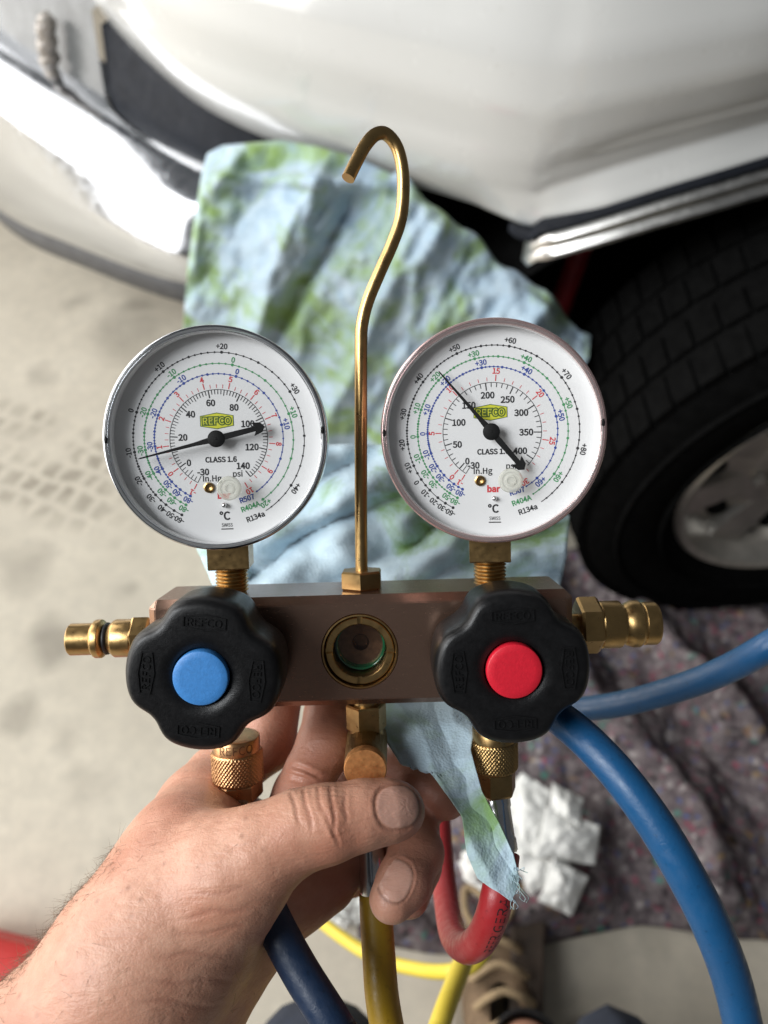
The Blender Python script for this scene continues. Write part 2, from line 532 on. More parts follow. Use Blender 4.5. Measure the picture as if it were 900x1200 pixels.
    mu = N(nt, 'ShaderNodeMapRange', i_1=0.12, i_2=0.34, i_3=1.0, i_4=0.0); nt.links.new(au.outputs[0], mu.inputs[0])
    pm2 = N(nt, 'ShaderNodeMath', operation='MULTIPLY'); nt.links.new(pm.outputs[0], pm2.inputs[0]); nt.links.new(mu.outputs[0], pm2.inputs[1])
    pn = N(nt, 'ShaderNodeMath', operation='MULTIPLY'); nt.links.new(pm2.outputs[0], pn.inputs[0])
    nt.links.new(ramp(nt, noise_n(nt, v, 5.5, 3), [(0.34, (0, 0, 0)), (0.56, (1, 1, 1))]), pn.inputs[1])
    c = mixc(nt, pn.outputs[0], c, (0.27, 0.24, 0.19))
    nt.links.new(c, b.inputs['Base Color'])
    b.inputs['Roughness'].default_value = 0.75
    b.inputs['Specular IOR Level'].default_value = 0.3
    bump(nt, fine, b, 0.3, 0.002)
    return m


TRACK_U = (-0.66) * math.cos(R(24)) - 0.98 * math.sin(R(24))
TRACK_V = (-0.66) * math.sin(R(24)) + 0.98 * math.cos(R(24))
M['concrete'] = concrete()


def paint():
    m, nt, b = new_mat('white_paint')
    v = coords(nt)
    n = noise_n(nt, v, 5, 4)
    sp = noise_n(nt, v, 140, 3, 0.7)
    c = mixc(nt, n, (0.56, 0.565, 0.55), (0.61, 0.61, 0.595))
    c = mixc(nt, ramp(nt, sp, [(0.66, (0, 0, 0)), (0.74, (.5, .5, .5))]), c, (0.36, 0.34, 0.30))
    nt.links.new(c, b.inputs['Base Color'])
    rr = N(nt, 'ShaderNodeMapRange', i_1=0.3, i_2=0.7, i_3=0.16, i_4=0.30); nt.links.new(noise_n(nt, v, 26, 5, 0.7), rr.inputs[0]); nt.links.new(rr.outputs[0], b.inputs['Roughness'])
    b.inputs['Coat Weight'].default_value = 1.0
    b.inputs['Coat Roughness'].default_value = 0.05
    return m


def chrome():
    m, nt, b = new_mat('chrome')
    v = coords(nt)
    n = noise_n(nt, v, 60, 5, 0.7)
    b.inputs['Base Color'].default_value = (0.62, 0.65, 0.70, 1)
    b.inputs['Metallic'].default_value = 1
    rr = N(nt, 'ShaderNodeMapRange', i_1=0.35, i_2=0.7, i_3=0.10, i_4=0.22); nt.links.new(n, rr.inputs[0]); nt.links.new(rr.outputs[0], b.inputs['Roughness'])
    vo = N(nt, 'ShaderNodeTexVoronoi', i_Scale=85.0); nt.links.new(v, vo.inputs['Vector'])
    dr = ramp(nt, vo.outputs['Distance'], [(0.12, (1, 1, 1)), (0.3, (0, 0, 0))])
    dm = N(nt, 'ShaderNodeMath', operation='MULTIPLY'); nt.links.new(dr, dm.inputs[0]); nt.links.new(ramp(nt, noise_n(nt, v, 14, 2), [(0.45, (0, 0, 0)), (0.6, (1, 1, 1))]), dm.inputs[1])
    bump(nt, dm.outputs[0], b, 0.10, 0.002)
    return m


M['paint'] = paint()
M['chrome'] = chrome()
M['trim_chrome'] = plain('trim_chrome', (0.70, 0.69, 0.66), 0.36, 1.0, 0.08, 60)
M['tyre'] = plain('tyre_rubber', (0.0045, 0.0045, 0.0045), 0.9, 0, 0.3, 80, 0.3, 300, 0.01)
M['liner'] = plain('liner_and_shade_sheets', (0.006, 0.006, 0.006), 0.9, 0, 0.3, 30, spec=0.05)
M['dark_trim'] = plain('dark_trim', (0.013, 0.015, 0.020), 0.6, 0, 0.2, 40, spec=0.12)
M['lamp_grey'] = plain('lamp_grey', (0.12, 0.125, 0.125), 0.3, 0.0, 0.3, 25)
M['alloy'] = plain('alloy', (0.44, 0.42, 0.39), 0.36, 0.85, 0.15, 40)
M['strut_red'] = plain('strut_red', (0.35, 0.02, 0.025), 0.4, 0, 0.15, 40)
M['paper'] = plain('white_paper', (0.74, 0.74, 0.71), 0.75, 0, 0.06, 40, 0.3, 200)
M['wood'] = plain('dark_wood', (0.05, 0.033, 0.022), 0.7, 0, 0.4, 30, 0.4, 200)
M['red_plastic'] = plain('red_plastic', (0.50, 0.025, 0.02), 0.5, 0, 0.08, 30)
M['suede'] = plain('tan_suede', (0.18, 0.12, 0.07), 0.9, 0, 0.25, 90, 0.5, 500)
M['lace'] = plain('tan_lace', (0.36, 0.26, 0.15), 0.9, 0, 0.25, 300, 0.5, 1200)
M['sock'] = plain('black_sock', (0.012, 0.012, 0.013), 0.95, 0, 0.3, 200)
M['navy'] = plain('navy_cloth', (0.022, 0.027, 0.042), 0.95, 0, 0.3, 120, 0.4, 900)


def felt():
    m, nt, b = new_mat('recycled_felt')
    v = coords(nt)
    n = noise_n(nt, v, 34, 6, 0.75, 0.3)
    c = ramp(nt, n, [(0.30, (0.045, 0.036, 0.040)), (0.45, (0.12, 0.098, 0.104)), (0.57, (0.20, 0.17, 0.172)), (0.70, (0.36, 0.32, 0.315))])
    for s, thr, col in ((82, 0.22, (0.30, 0.07, 0.11)), (57, 0.08, (0.08, 0.26, 0.21)), (86, 0.18, (0.09, 0.12, 0.26)), (59, 0.07, (0.34, 0.22, 0.09)), (68, 0.24, (0.42, 0.38, 0.37)), (94, 0.25, (0.20, 0.10, 0.12)), (71, 0.25, (0.03, 0.026, 0.03))):
        wv = N(nt, 'ShaderNodeVectorMath', operation='ADD'); nt.links.new(coords(nt, loc=(s * .13, s * .07, 0)), wv.inputs[0])
        nz = N(nt, 'ShaderNodeTexNoise', i_Scale=40.0); nt.links.new(v, nz.inputs['Vector'])
        s2 = N(nt, 'ShaderNodeVectorMath', operation='SCALE', i_Scale=0.025); nt.links.new(nz.outputs['Color'], s2.inputs[0]); nt.links.new(s2.outputs[0], wv.inputs[1])
        vo = N(nt, 'ShaderNodeTexVoronoi', i_Scale=float(s)); nt.links.new(wv.outputs[0], vo.inputs['Vector'])
        sc = N(nt, 'ShaderNodeSeparateColor'); nt.links.new(vo.outputs['Color'], sc.inputs[0])
        gt = N(nt, 'ShaderNodeMath', operation='LESS_THAN', i_1=thr); nt.links.new(sc.outputs[0], gt.inputs[0])
        dd = ramp(nt, vo.outputs['Distance'], [(0.1, (.95, .95, .95)), (0.5, (0, 0, 0))])
        mm = N(nt, 'ShaderNodeMath', operation='MULTIPLY'); nt.links.new(gt.outputs[0], mm.inputs[0]); nt.links.new(dd, mm.inputs[1])
        c = mixc(nt, mm.outputs[0], c, col)
    nt.links.new(c, b.inputs['Base Color'])
    b.inputs['Roughness'].default_value = 1.0
    b.inputs['Specular IOR Level'].default_value = 0.1
    bump(nt, noise_n(nt, v, 130, 5, 0.7), b, 0.8, 0.006)
    return m


M['felt'] = felt()

# ================================================================== SETTING
floor = mesh('floor', [(-7, -5, 0), (7, -5, 0), (7, 8, 0), (-7, 8, 0)], [(0, 1, 2, 3)], M['concrete'], smooth=False)
props(floor, kind='structure')

# ================================================================== CAR (front corner)
car = empty('car', (0.3, 1.4, 0))
props(car, 'white car with chrome bumper and wheel arch trim behind the gauges', 'car')
CI = Matrix.Translation((-0.3, -1.4, 0))


def carpart(name, V, F, mat, parent=None, auto=None, smooth=True):
    o = mesh(name, V, F, mat, parent or car, smooth, CI if parent is None else None)
    if auto: autosmooth(o, auto)
    return o


# plan outline of the body side at fender height: front corner on the left, running right past the wheel
PLAN = spline([(-1.75, 2.25), (-1.25, 2.02), (-0.86, 1.78), (-0.56, 1.47), (-0.36, 1.16), (-0.20, 0.985), (0.04, 0.845), (0.18, 0.782),
               (0.32, 0.775), (0.46, 0.795), (0.75, 0.830), (1.1, 0.86), (1.9, 0.90), (2.8, 0.92)], 10)


def plan(s):
    s = max(0.0, min(1.0, s)) * (len(PLAN) - 1)
    i = min(int(s), len(PLAN) - 2); t = s - i
    p = PLAN[i] * (1 - t) + PLAN[i + 1] * t
    q = PLAN[i + 1] - PLAN[i]
    n = Vector((q[1], -q[0])).normalized()       # outward, towards the camera side
    return Vector((p[0], p[1])), n


S_ARCH0, S_ARCH1 = 7.0 / 13, 11.35 / 13


def lower_z(s):
    """lower edge of the fender skin: sill in front of the wheel, arch over it"""
    if s < S_ARCH0: return 0.665 - 0.10 * max(0, 0.3 - s)
    x = plan(s)[0].x
    if x < 1.02:
        t = (x - 0.60) / 0.44
        return 0.665 + 0.110 * (1 - min(1, abs(t)) ** 2.2)
    return max(0.36, 0.665 - (x - 1.02) * 1.6)


def arch_w(s):
    x = plan(s)[0].x
    return max(0, min(1, (x - 0.10) / 0.14)) * (1 - max(0, min(1, (x - 1.2) / 0.2)))


PROF = [(0.000, 0.010), (0.006, 0.012), (0.020, 0.004), (0.045, -0.008), (0.075, -0.004), (0.10, 0.006), (0.15, 0.014), (0.20, 0.010),
        (0.26, -0.010), (0.31, -0.045), (0.345, -0.11), (0.36, -0.22), (0.375, -0.50), (0.385, -0.9)]


def fender_pt(u, v):
    p, n = plan(u)
    k = v * (len(PROF) - 1); i = min(int(k), len(PROF) - 2); t = k - i
    h = PROF[i][0] * (1 - t) + PROF[i + 1][0] * t
    o = PROF[i][1] * (1 - t) + PROF[i + 1][1] * t
    w = arch_w(u)
    if h < 0.10: o = o * w + (1 - w) * (0.006 - 0.034 * (1 - h / 0.10) ** 2)
    z = lower_z(u); z = z + h * (1.03 - z) / 0.385
    q = p + n * o
    return Vector((q.x, q.y, z))


V, F = grid_vf(fender_pt, 150, 52)
fender = carpart('fender', V, F, M['paint'])
thicken(fender, 0.004, 1)

# wheel arch trim: chrome moulding, dark groove above it
def arch_strip(u0, u1, prof, name, mat):
    """prof: list of (dz, outward) swept along the arch lip"""
    n = 70
    V, F = [], []
    for i in range(n + 1):
        u = u0 + (u1 - u0) * i / n
        p, nn = plan(u)
        e = min(1, i / 3, (n - i) / 3) ** 0.5
        for dz, o in prof:
            q = p + nn * (o * (0.3 + .7 * e)); V.append((q.x, q.y, lower_z(u) + dz))
    m = len(prof)
    for i in range(n):
        for k in range(m):
            l = (k + 1) % m
            F.append((i * m + k, (i + 1) * m + k, (i + 1) * m + l, i * m + l))
    F.append(tuple(range(m))); F.append(tuple(reversed(range(n * m, n * m + m))))
    o = carpart(name, V, F, mat)
    return autosmooth(o, 50)


UA, UB = 6.75 / 13, 11.3 / 13
arch_strip(UA, UB, [(0.004, 0.000), (0.006, 0.017), (0.000, 0.022), (-0.004, 0.021), (-0.006, 0.0)], 'arch_groove', M['dark_trim'])
arch_strip(UA + .012, UB, [(-0.007, 0.0), (-0.006, 0.021), (-0.012, 0.027), (-0.020, 0.026), (-0.022, 0.022), (-0.030, 0.030), (-0.036, 0.029), (-0.039, 0.022), (-0.038, 0.0)], 'arch_trim', M['trim_chrome'])

# dark wheel arch liner; added dark sheets stand in for shade under the car
mb = MB()


def liner_pt(u, v):
    x0, x1 = 0.10, 1.10
    a = math.pi * u
    x = 0.60 - 0.53 * math.cos(a)
    z = 0.20 + 0.50 * max(0, math.sin(a)) ** 0.6
    return Vector((x, 0.80 + 0.02 * math.sin(a) + v * 0.75, z))


mb.add(*grid_vf(liner_pt, 40, 3))
mb.add(*grid_vf(lambda u, v: Vector((-0.4 + 2.0 * u, 1.55, 0.12 + 0.9 * v)), 2, 2))
mb.add(*grid_vf(lambda u, v: Vector((-0.12 + 1.5 * u, 1.02, 0.04 + 0.80 * v)), 2, 2))
mb.add(*grid_vf(lambda u, v: Vector((-0.30 + 0.45 * u, 1.30 + 0.3 * v - 0.2 * u, 0.50)), 2, 2))
carpart('liner_and_shade_sheets', mb.V, mb.F, M['liner'])

# bumper: stations along the plan, rows down the profile
BST = [  # (centre-line x, y of top edge), bottom z, thickness factor
    ((-1.65, 2.02), 0.24, 1.0), ((-1.15, 1.80), 0.24, 1.0), ((-0.86, 1.60), 0.26, 1.0), ((-0.645, 1.367), 0.305, 1.0), ((-0.463, 1.187), 0.385, 1.0),
    ((-0.285, 1.03), 0.447, 0.9), ((-0.17, 0.965), 0.46, 0.6), ((-0.08, 0.93), 0.47, 0.5)]
bs = spline([(*a, b, c) for a, b, c in BST], 8)
rows = [(0.0, -0.10), (0.0, -0.01), (-0.004, 0.006), (-0.018, 0.045), (-0.030, 0.062), (-0.045, 0.066), (0.30, 0.086), (0.60, 0.098), (0.84, 0.098), (0.93, 0.090)]


def bump_pt(i, j):
    p = bs[i]; q = bs[min(i + 1, len(bs) - 1)] - bs[max(i - 1, 0)]
    n = Vector((q[1], -q[0])).normalized()
    a, o = rows[j]
    zt, zb = 0.60, p[2]
    z = zt + a if a <= 0 else zt - 0.045 - a * (zt - 0.045 - zb)
    xy = Vector((p[0], p[1])) + n * (o * p[3])
    return Vector((xy.x, xy.y, z))


V = [bump_pt(i, j) for i in range(len(bs)) for j in range(len(rows))]
nr = len(rows)
F = [(i * nr + j, i * nr + j + 1, (i + 1) * nr + j + 1, (i + 1) * nr + j) for i in range(len(bs) - 1) for j in range(nr - 1)]
bumper = carpart('bumper', V, F, M['chrome'])
thicken(bumper, 0.004, 1)
# dark lower strip of the bumper
V, F = [], []
for i in range(len(bs)):
    a, b = bump_pt(i, nr - 1), bump_pt(i, nr - 2)
    p = bs[i]; q = bs[min(i + 1, len(bs) - 1)] - bs[max(i - 1, 0)]
    n = Vector((q[1], -q[0], 0)).normalized()
    for o, dz in ((0.002, 0.006), (0.008, -0.004), (0.002, -0.040), (-0.02, -0.055), (-0.09, -0.05)):
        V.append(a + n * o + Vector((0, 0, dz)))
F = [(i * 5 + j, i * 5 + j + 1, (i + 1) * 5 + j + 1, (i + 1) * 5 + j) for i in range(len(bs) - 1) for j in range(4)]
carpart('lower_strip', V, F, plain('lower_strip', (0.07, 0.072, 0.078), 0.5, 0.2, 0.2, 30), bumper)

# recess behind the bumper: dark filler panel and grey side lamp
def recess(x0, x1, name, mat, off, z0, z1, seam=0):
    pts = [bs[i] for i in range(len(bs))]
    V = []
    xs = np.linspace(x0, x1, 24)
    for x in xs:
        i = int(np.argmin([abs(p[0] - x) for p in pts]))
        p = pts[i]; q = pts[min(i + 1, len(pts) - 1)] - pts[max(i - 1, 0)]
        n = Vector((q[1], -q[0])).normalized()
        t = (x - p[0]) / (q[0] if abs(q[0]) > 1e-6 else 1)
        c = Vector((p[0] + q[0] * t, p[1] + q[1] * t))
        for o, z in ((off, z0), (off - 0.012, z0 + 0.02), (off - 0.03, z1), (off - 0.10, z1 + 0.02)):
            V.append((c.x + n.x * o, c.y + n.y * o, z))
    F = [(i * 4 + j, i * 4 + j + 1, i * 4 + 5 + j, i * 4 + 4 + j) for i in range(23) for j in range(3)]
    return carpart(name, V, F, mat)


recess(-0.452, -0.02, 'filler_panel', M['dark_trim'], -0.030, 0.585, 0.70)
lamp = recess(-1.3, -0.455, 'side_lamp', M['lamp_grey'], -0.024, 0.585, 0.72)
# cracked reflector bulb holder inside the lamp
mb = MB()
c0 = at_z(56, 54, 0.652)
rb = random.Random(2)
mb.add(*tube_vf([(0.004 * math.sin(k * 1.3), 0, -0.045 + 0.09 * k / 18) for k in range(19)], [0.008 + 0.004 * rb.random() + 0.004 * math.sin(math.pi * k / 18) for k in range(19)], 16))
bulb = mb.build('bulb_holder', plain('bulb_holder', (0.34, 0.31, 0.28), 0.35, 0.3, 0.5, 120, 0.5, 200), lamp, matrix=Matrix.Translation(c0) @ Matrix.Rotation(R(14), 4, 'Y'))

# wheel
wheel = empty('wheel', parent=car, mat=CI @ Matrix.Translation((0.605, 0.735, 0.362)) @ Matrix.Rotation(R(6), 4, 'Z') @ Matrix.Rotation(R(90), 4, 'X'))
TR, TW = 0.36, 0.125
mb = MB()
prof = [(0.205, 0.085), (0.215, 0.100), (0.245, 0.116), (0.285, 0.121), (0.318, 0.114), (0.335, 0.104), (0.343, 0.098), (0.346, 0.09), (0.346, -0.09), (0.335, -0.104), (0.29, -0.12), (0.22, -0.10), (0.205, -0.085)]
mb.add(*lathe_vf(prof, 96, False, False))
# raised ring lines and letters on the sidewall
for rr in (0.300, 0.238):
    mb.add(*lathe_vf([(rr - 0.002, 0.117), (rr, 0.1235), (rr + 0.002, 0.117)], 96, False, False))
# tread blocks
for k in range(66):
    a0 = 2 * math.pi * k / 66
    for row, (z0, z1, sh) in enumerate(((0.058, 0.103, 0.0), (0.008, 0.050, 0.5), (-0.050, -0.008, 0.0), (-0.103, -0.058, 0.5))):
        a = a0 + sh * 2 * math.pi / 66
        da = 2 * math.pi / 66 * 0.43
        Vv = []
        for r in (0.340, 0.352 if row in (1, 2) else 0.350):
            for aa, zz, sk in ((a - da, z0, 0), (a + da, z0, 0), (a + da, z1, .3), (a - da, z1, .3)):
                aa2 = aa + sk * da
                Vv.append((r * math.cos(aa2), r * math.sin(aa2), zz))
        mb.add(Vv, [(0, 1, 2, 3), (4, 7, 6, 5), (0, 4, 5, 1), (1, 5, 6, 2), (2, 6, 7, 3), (3, 7, 4, 0)])
tyre = mb.build('tyre', M['tyre'], wheel, auto=40)
mb = MB()
mb.add(*lathe_vf([(0.207, 0.080), (0.212, 0.098), (0.206, 0.104), (0.198, 0.100), (0.188, 0.072), (0.180, 0.045), (0.150, 0.040), (0.120, 0.052), (0.095, 0.060), (0.070, 0.060), (0.066, 0.085), (0.055, 0.092), (0.0, 0.094)], 96, False, False))
for k in range(6):
    a = 2 * math.pi * k / 6 + 0.2
    mb.add(*lathe_vf([(0.0005, 0.076), (0.009, 0.075), (0.011, 0.070), (0.011, 0.04)], 6, True, False), Matrix.Translation((0.085 * math.cos(a), 0.085 * math.sin(a), 0)))
for k in range(8):
    a = 2 * math.pi * k / 8 + 0.35
    Mx = Matrix.Rotation(a, 4, 'Z')
    mb.add([(0.095, -0.022, 0.058), (0.185, -0.030, 0.066), (0.185, 0.030, 0.066), (0.095, 0.022, 0.058), (0.095, -0.03, 0.03), (0.185, -0.042, 0.03), (0.185, 0.042, 0.03), (0.095, 0.03, 0.03)],
           [(0, 1, 2, 3), (0, 4, 5, 1), (1, 5, 6, 2), (2, 6, 7, 3), (3, 7, 4, 0)], Mx)
rim = mb.build('rim', M['alloy'], wheel, auto=40)
for k in range(8):
    a = 2 * math.pi * (k + .5) / 8 + 0.35
    mesh('vent_hole', *lathe_vf([(0.0001, 0.0555), (0.014, 0.0555), (0.016, 0.05), (0.016, 0.03)], 16, False, False), M['liner'], rim, True, Matrix.Translation((0.148 * math.cos(a), 0.148 * math.sin(a), 0)))
# red shock absorber in the arch
mb = MB()
a, b = at_y(684, 280, 0.92), at_y(652, 372, 0.88)
d = (b - a)
mb.add(*tube_vf([a - d * 0.6, a, b, b + d * 1.2], 0.016, 20))
carpart('shock_absorber', mb.V, mb.F, M['strut_red'])


# ================================================================== towel on the bumper
def polyl(pts, t):
    """point at parameter t along a polyline by length"""
    P = [np.array(p, float) for p in pts]
    L = [0]
    for a, b in zip(P, P[1:]): L.append(L[-1] + np.linalg.norm(b - a))
    s = t * L[-1]
    for i in range(len(P) - 1):
        if s <= L[i + 1] or i == len(P) - 2:
            k = (s - L[i]) / max(1e-9, L[i + 1] - L[i])
            return P[i] * (1 - k) + P[i + 1] * k


def coons(top, bot, left, right, u, v):
    T, B, Lf, Rg = polyl(top, u), polyl(bot, u), polyl(left, v), polyl(right, v)
    c00, c10, c01, c11 = (np.array(top[0], float), np.array(top[-1], float), np.array(bot[0], float), np.array(bot[-1], float))
    return (1 - v) * T + v * B + (1 - u) * Lf + u * Rg - ((1 - u) * (1 - v) * c00 + u * (1 - v) * c10 + (1 - u) * v * c01 + u * v * c11)


def ridge(x): return 1 - abs((x % 1.0) * 2 - 1)


def crumple(x, y, seed):
    """sharp-edged folds: distance between the two nearest cell borders, two sizes"""
    w = Vector((0.35 * noise.noise(Vector((x * .8, y * .8, seed))), 0.35 * noise.noise(Vector((x * .8, y * .8, seed + 9))), 0))
    q = Vector((x, y, seed)) + w
    d, _ = noise.voronoi(q); d2, _ = noise.voronoi(q * 2.1 + Vector((4, 2, 1)))
    return (d[1] - d[0]) + 0.45 * (d2[1] - d2[0]) - 0.45


TOPE = [(238, 200), (244, 180), (262, 171), (330, 165), (372, 172), (420, 186), (480, 214), (530, 258), (580, 300), (640, 345), (692, 396)]
BOTE = [(226, 640), (330, 668), (430, 672), (520, 640), (600, 570)]
LEFE = [(238, 200), (228, 260), (220, 320), (214, 400), (218, 520), (226, 640)]
RIGE = [(692, 396), (690, 420), (660, 470), (600, 570)]


def towel_pt(u, v):
    px, py = coons(TOPE, BOTE, LEFE, RIGE, u, v)
    if u > 0.45 and v < 0.02: py += 4 * math.sin(px / 13.0) + 3 * math.sin(px / 7.0)
    y = 0.985 * (1 - u) ** 1.2 + 0.80 * (1 - (1 - u) ** 1.2)
    y -= 0.075 * min(1, v / 0.22) ** 0.7 * (1 - 0.5 * u)        # over the bumper top, then hanging
    y -= 0.02 * v + 0.03
    s = (px + 0.62 * py) / 150.0 + 0.35 * noise.noise(Vector((px / 120, py / 160, 1.3)))
    e = min(1, v / 0.05)
    f = 0.034 * (ridge(s) ** 1.6 - .4)
    a, b = px * 0.85 + py * 0.53, -px * 0.53 + py * 0.85            # folds run down to the left
    f -= 0.011 * crumple(a / 50.0, b / 150.0, 1.7) + 0.005 * crumple(a / 26.0, b / 60.0, 6.2) + 0.002 * crumple(px / 17.0, py / 25.0, 8.2)
    f += 0.006 * (ridge(a / 52.0 + 1.3 * noise.noise(Vector((px / 70, py / 90, 7.7)))) ** 1.3 - .4)
    f += 0.022 * noise.noise(Vector((px / 110, py / 110, 2.1))) + 0.005 * noise.noise(Vector((px / 18, py / 18, 5.1)))
    f += 0.020 * math.exp(-((py - 208 - 0.04 * (px - 260)) / 9) ** 2) * (1 if px < 430 else math.exp(-((px - 430) / 40) ** 2))
    f -= 0.030 * math.exp(-((px - (420 - 0.58 * (py - 225))) / 14) ** 2) * min(1, max(0, (py - 200) / 60))
    return at_y(px, py, y - f * (0.35 + .65 * e))


V, F = grid_vf(towel_pt, 160, 140)
t1 = mesh('shop_towel', V, F, M['towel_far'])
thicken(t1, 0.0012)
props(t1, 'green-stained blue shop towel draped over the car bumper behind the hook', 'towel')

# ================================================================== floor things
def blanket_pt(u, v):
    x = -0.03 + 0.99 * u
    y = 0.13 + 0.60 * v
    x += 0.03 * noise.noise(Vector((x * 5, y * 5, 0.2))); y += 0.035 * noise.noise(Vector((x * 4, y * 6, 9.2)))
    if v < 0.02 or u < 0.02: pass
    n1 = noise.noise(Vector((x * 3, y * 3, 4)))
    z = 0.012 + 0.060 * ridge((x * 0.92 + y * 0.40) / 0.19 + 0.75 * n1) ** 1.6 - 0.020 * crumple(x / 0.11, y / 0.16, 3.3) 
    z += 0.040 * noise.noise(Vector((x * 7, y * 7, 1))) + 0.015 * noise.noise(Vector((x * 20, y * 20, 2))) + 0.006 * noise.noise(Vector((x * 55, y * 55, 2)))
    e = min(1, u / 0.06, v / 0.06, (1 - u) / 0.06)
    z = max(0.004, z) * e + 0.006
    # flattened where the tyre stands
    dx, dy = (x - 0.60) / 0.16, (y - 0.735) / 0.16
    w = math.exp(-(dx * dx + dy * dy) ** 1.2)
    return Vector((x, y, z * (1 - w) + 0.001 * w))


V, F = grid_vf(blanket_pt, 180, 120)
bl = mesh('moving_blanket', V, F, M['felt'])
thicken(bl, 0.005, 1)
props(bl, 'mottled grey recycled felt blanket rumpled on the floor by the tyre', 'blanket')


def crumpled(name, top, bot, left, right, hgt, seed, z0):
    """crumpled paper: a sheet of flat facets with sharp fold lines over an outline on the floor"""
    def pt(u, v):
        px, py = coons(top, bot, left, right, u, v)
        q = Vector((u * 3.1 + seed, v * 3.1, seed * 0.7))
        d, _ = noise.voronoi(q)
        d2, _ = noise.voronoi(q * 2.3 + Vector((3, 1, 5)))
        h = hgt * ((d[1] - d[0]) * 1.25 + 0.35 * (d2[1] - d2[0])) + hgt * 0.8 * noise.noise(q * 0.6)
        e = min(1, u / .08, v / .08, (1 - u) / .08, (1 - v) / .08)
        return at_z(px, py, max(0.004, z0 + h * (0.35 + 0.65 * e)))
    V, F = grid_vf(pt, 64, 64)
    o = mesh(name, V, F, M['paper'], smooth=True)
    thicken(o, 0.0012, 1)
    return o


w1 = empty('paper_rag', at_z(630, 1000, 0.06))
props(w1, 'folded white paper rag lying on the blanket beside the red hose', 'rag')
for k, (c4, z4) in enumerate([
        ([(612, 905), (646, 926), (636, 1010), (566, 960)], (.09, .10, .11, .08)),
        ([(648, 917), (684, 936), (680, 968), (644, 948)], (.10, .10, .12, .12)),
        ([(640, 945), (704, 968), (698, 1014), (628, 1004)], (.12, .11, .10, .13)),
        ([(530, 962), (600, 950), (640, 1010), (600, 1062)], (.06, .10, .11, .07)),
        ([(610, 1000), (668, 1012), (650, 1062), (590, 1058)], (.115, .11, .08, .08)),
        ([(650, 1004), (690, 1028), (670, 1074), (632, 1056)], (.125, .10, .09, .11)),
        ([(528, 985), (560, 965), (580, 1056), (534, 1046)], (.05, .08, .08, .05))]):
    def pan(u, v, c4=c4, z4=z4, k=k):
        w = ((1 - u) * (1 - v), u * (1 - v), u * v, (1 - u) * v)
        px = sum(a * c[0] for a, c in zip(w, c4)); py = sum(a * c[1] for a, c in zip(w, c4)); z = sum(a * b for a, b in zip(w, z4))
        z += 0.018 * math.sin(math.pi * u) * math.sin(math.pi * v) + 0.010 * crumple(px / 22, py / 22, k * 1.3) * (0.3 + math.sin(math.pi * u))
        return at_z(px, py, z)
    V, F = grid_vf(pan, 22, 22)
    V = [p - w1.location for p in V]
    thicken(mesh('folded_panel', V, F, M['paper'], w1), 0.003, 1)
w2 = crumpled('paper_rag', [(366, 1030), (402, 1018), (436, 1026)], [(372, 1084), (405, 1090), (436, 1078)], [(366, 1030), (372, 1084)], [(436, 1026), (436, 1078)], 0.03, 9.1, 0.02)
props(w2, 'small white paper scrap on the floor between the palm and the yellow hose', 'rag')

# dark timber
p0, p1 = at_z(600, 1062, 0.05), at_z(640, 1062, 0.05)
q0, q1 = at_z(596, 1290, 0.05), at_z(636, 1290, 0.05)
mb = MB()
top = [p0, p1, q1, q0]
mb.add(top + [Vector((p.x, p.y, 0.0)) for p in top], [(3, 2, 1, 0), (0, 1, 5, 4), (1, 2, 6, 5), (2, 3, 7, 6), (3, 0, 4, 7)])
wd = mb.build('timber_block', M['wood'], smooth=False)
bv = wd.modifiers.new('edge', 'BEVEL'); bv.width = 0.004; bv.segments = 2
props(wd, 'dark brown timber block on the floor beside the tan shoe', 'wood')

# red plastic tool case at the left edge
mb = MB()
def case_pt(u, v):
    a = 2 * math.pi * u
    ca, sa = math.cos(a), math.sin(a)
    e = 0.45
    x = 0.14 * math.copysign(abs(ca) ** e, ca); y = 0.10 * math.copysign(abs(sa) ** e, sa)
    prof_ = [(0.94, 0.0), (1.0, 0.015), (1.0, 0.055), (1.03, 0.058), (1.03, 0.068), (1.0, 0.070), (0.98, 0.10), (0.93, 0.118), (0.80, 0.126), (0.0, 0.128)]
    k = v * 9; i = min(int(k), 8); t = k - i
    s = prof_[i][0] * (1 - t) + prof_[i + 1][0] * t; z = prof_[i][1] * (1 - t) + prof_[i + 1][1] * t
    return Vector((x * s, y * s, z))
V, F = grid_vf(case_pt, 72, 27)
c = at_z(-14, 1206, 0.06)
rc = empty('tool_case', (c.x, c.y, 0)); rc.rotation_euler.z = R(-12)
props(rc, 'red plastic tool case on the floor at the left edge', 'case')
mesh('case_shell', V, F, M['red_plastic'], rc)
mesh('handle', *tube_vf(spline([(-0.05, -0.098, 0.05), (-0.05, -0.125, 0.055), (0.0, -0.132, 0.056), (0.05, -0.125, 0.055), (0.05, -0.098, 0.05)], 8), 0.008, 12), M['rubber'], rc)

# ================================================================== MANIFOLD
TILT, ROLL, D0 = R(-5), R(1.6), 0.262
MO = Vector(((424 - 450) / FPX * D0, (600 - 768) / FPX * D0, -D0))
MW = CM @ Matrix.Translation(MO) @ Matrix.Rotation(ROLL, 4, 'Z') @ Matrix.Rotation(-TILT, 4, 'X')
man = empty('gauge_manifold', mat=MW)
props(man, 'bronze refrigeration manifold with two dial gauges and a brass hook, held up by the hand', 'gauge manifold')
SM = Matrix.Scale(0.001, 4)


def mm(x, y, z): return Vector((x, y, z))


def T(x, y, z): return Matrix.Translation((x, y, z))


RX = lambda d: Matrix.Rotation(R(d), 4, 'X')
RY = lambda d: Matrix.Rotation(R(d), 4, 'Y')
RZ = lambda d: Matrix.Rotation(R(d), 4, 'Z')


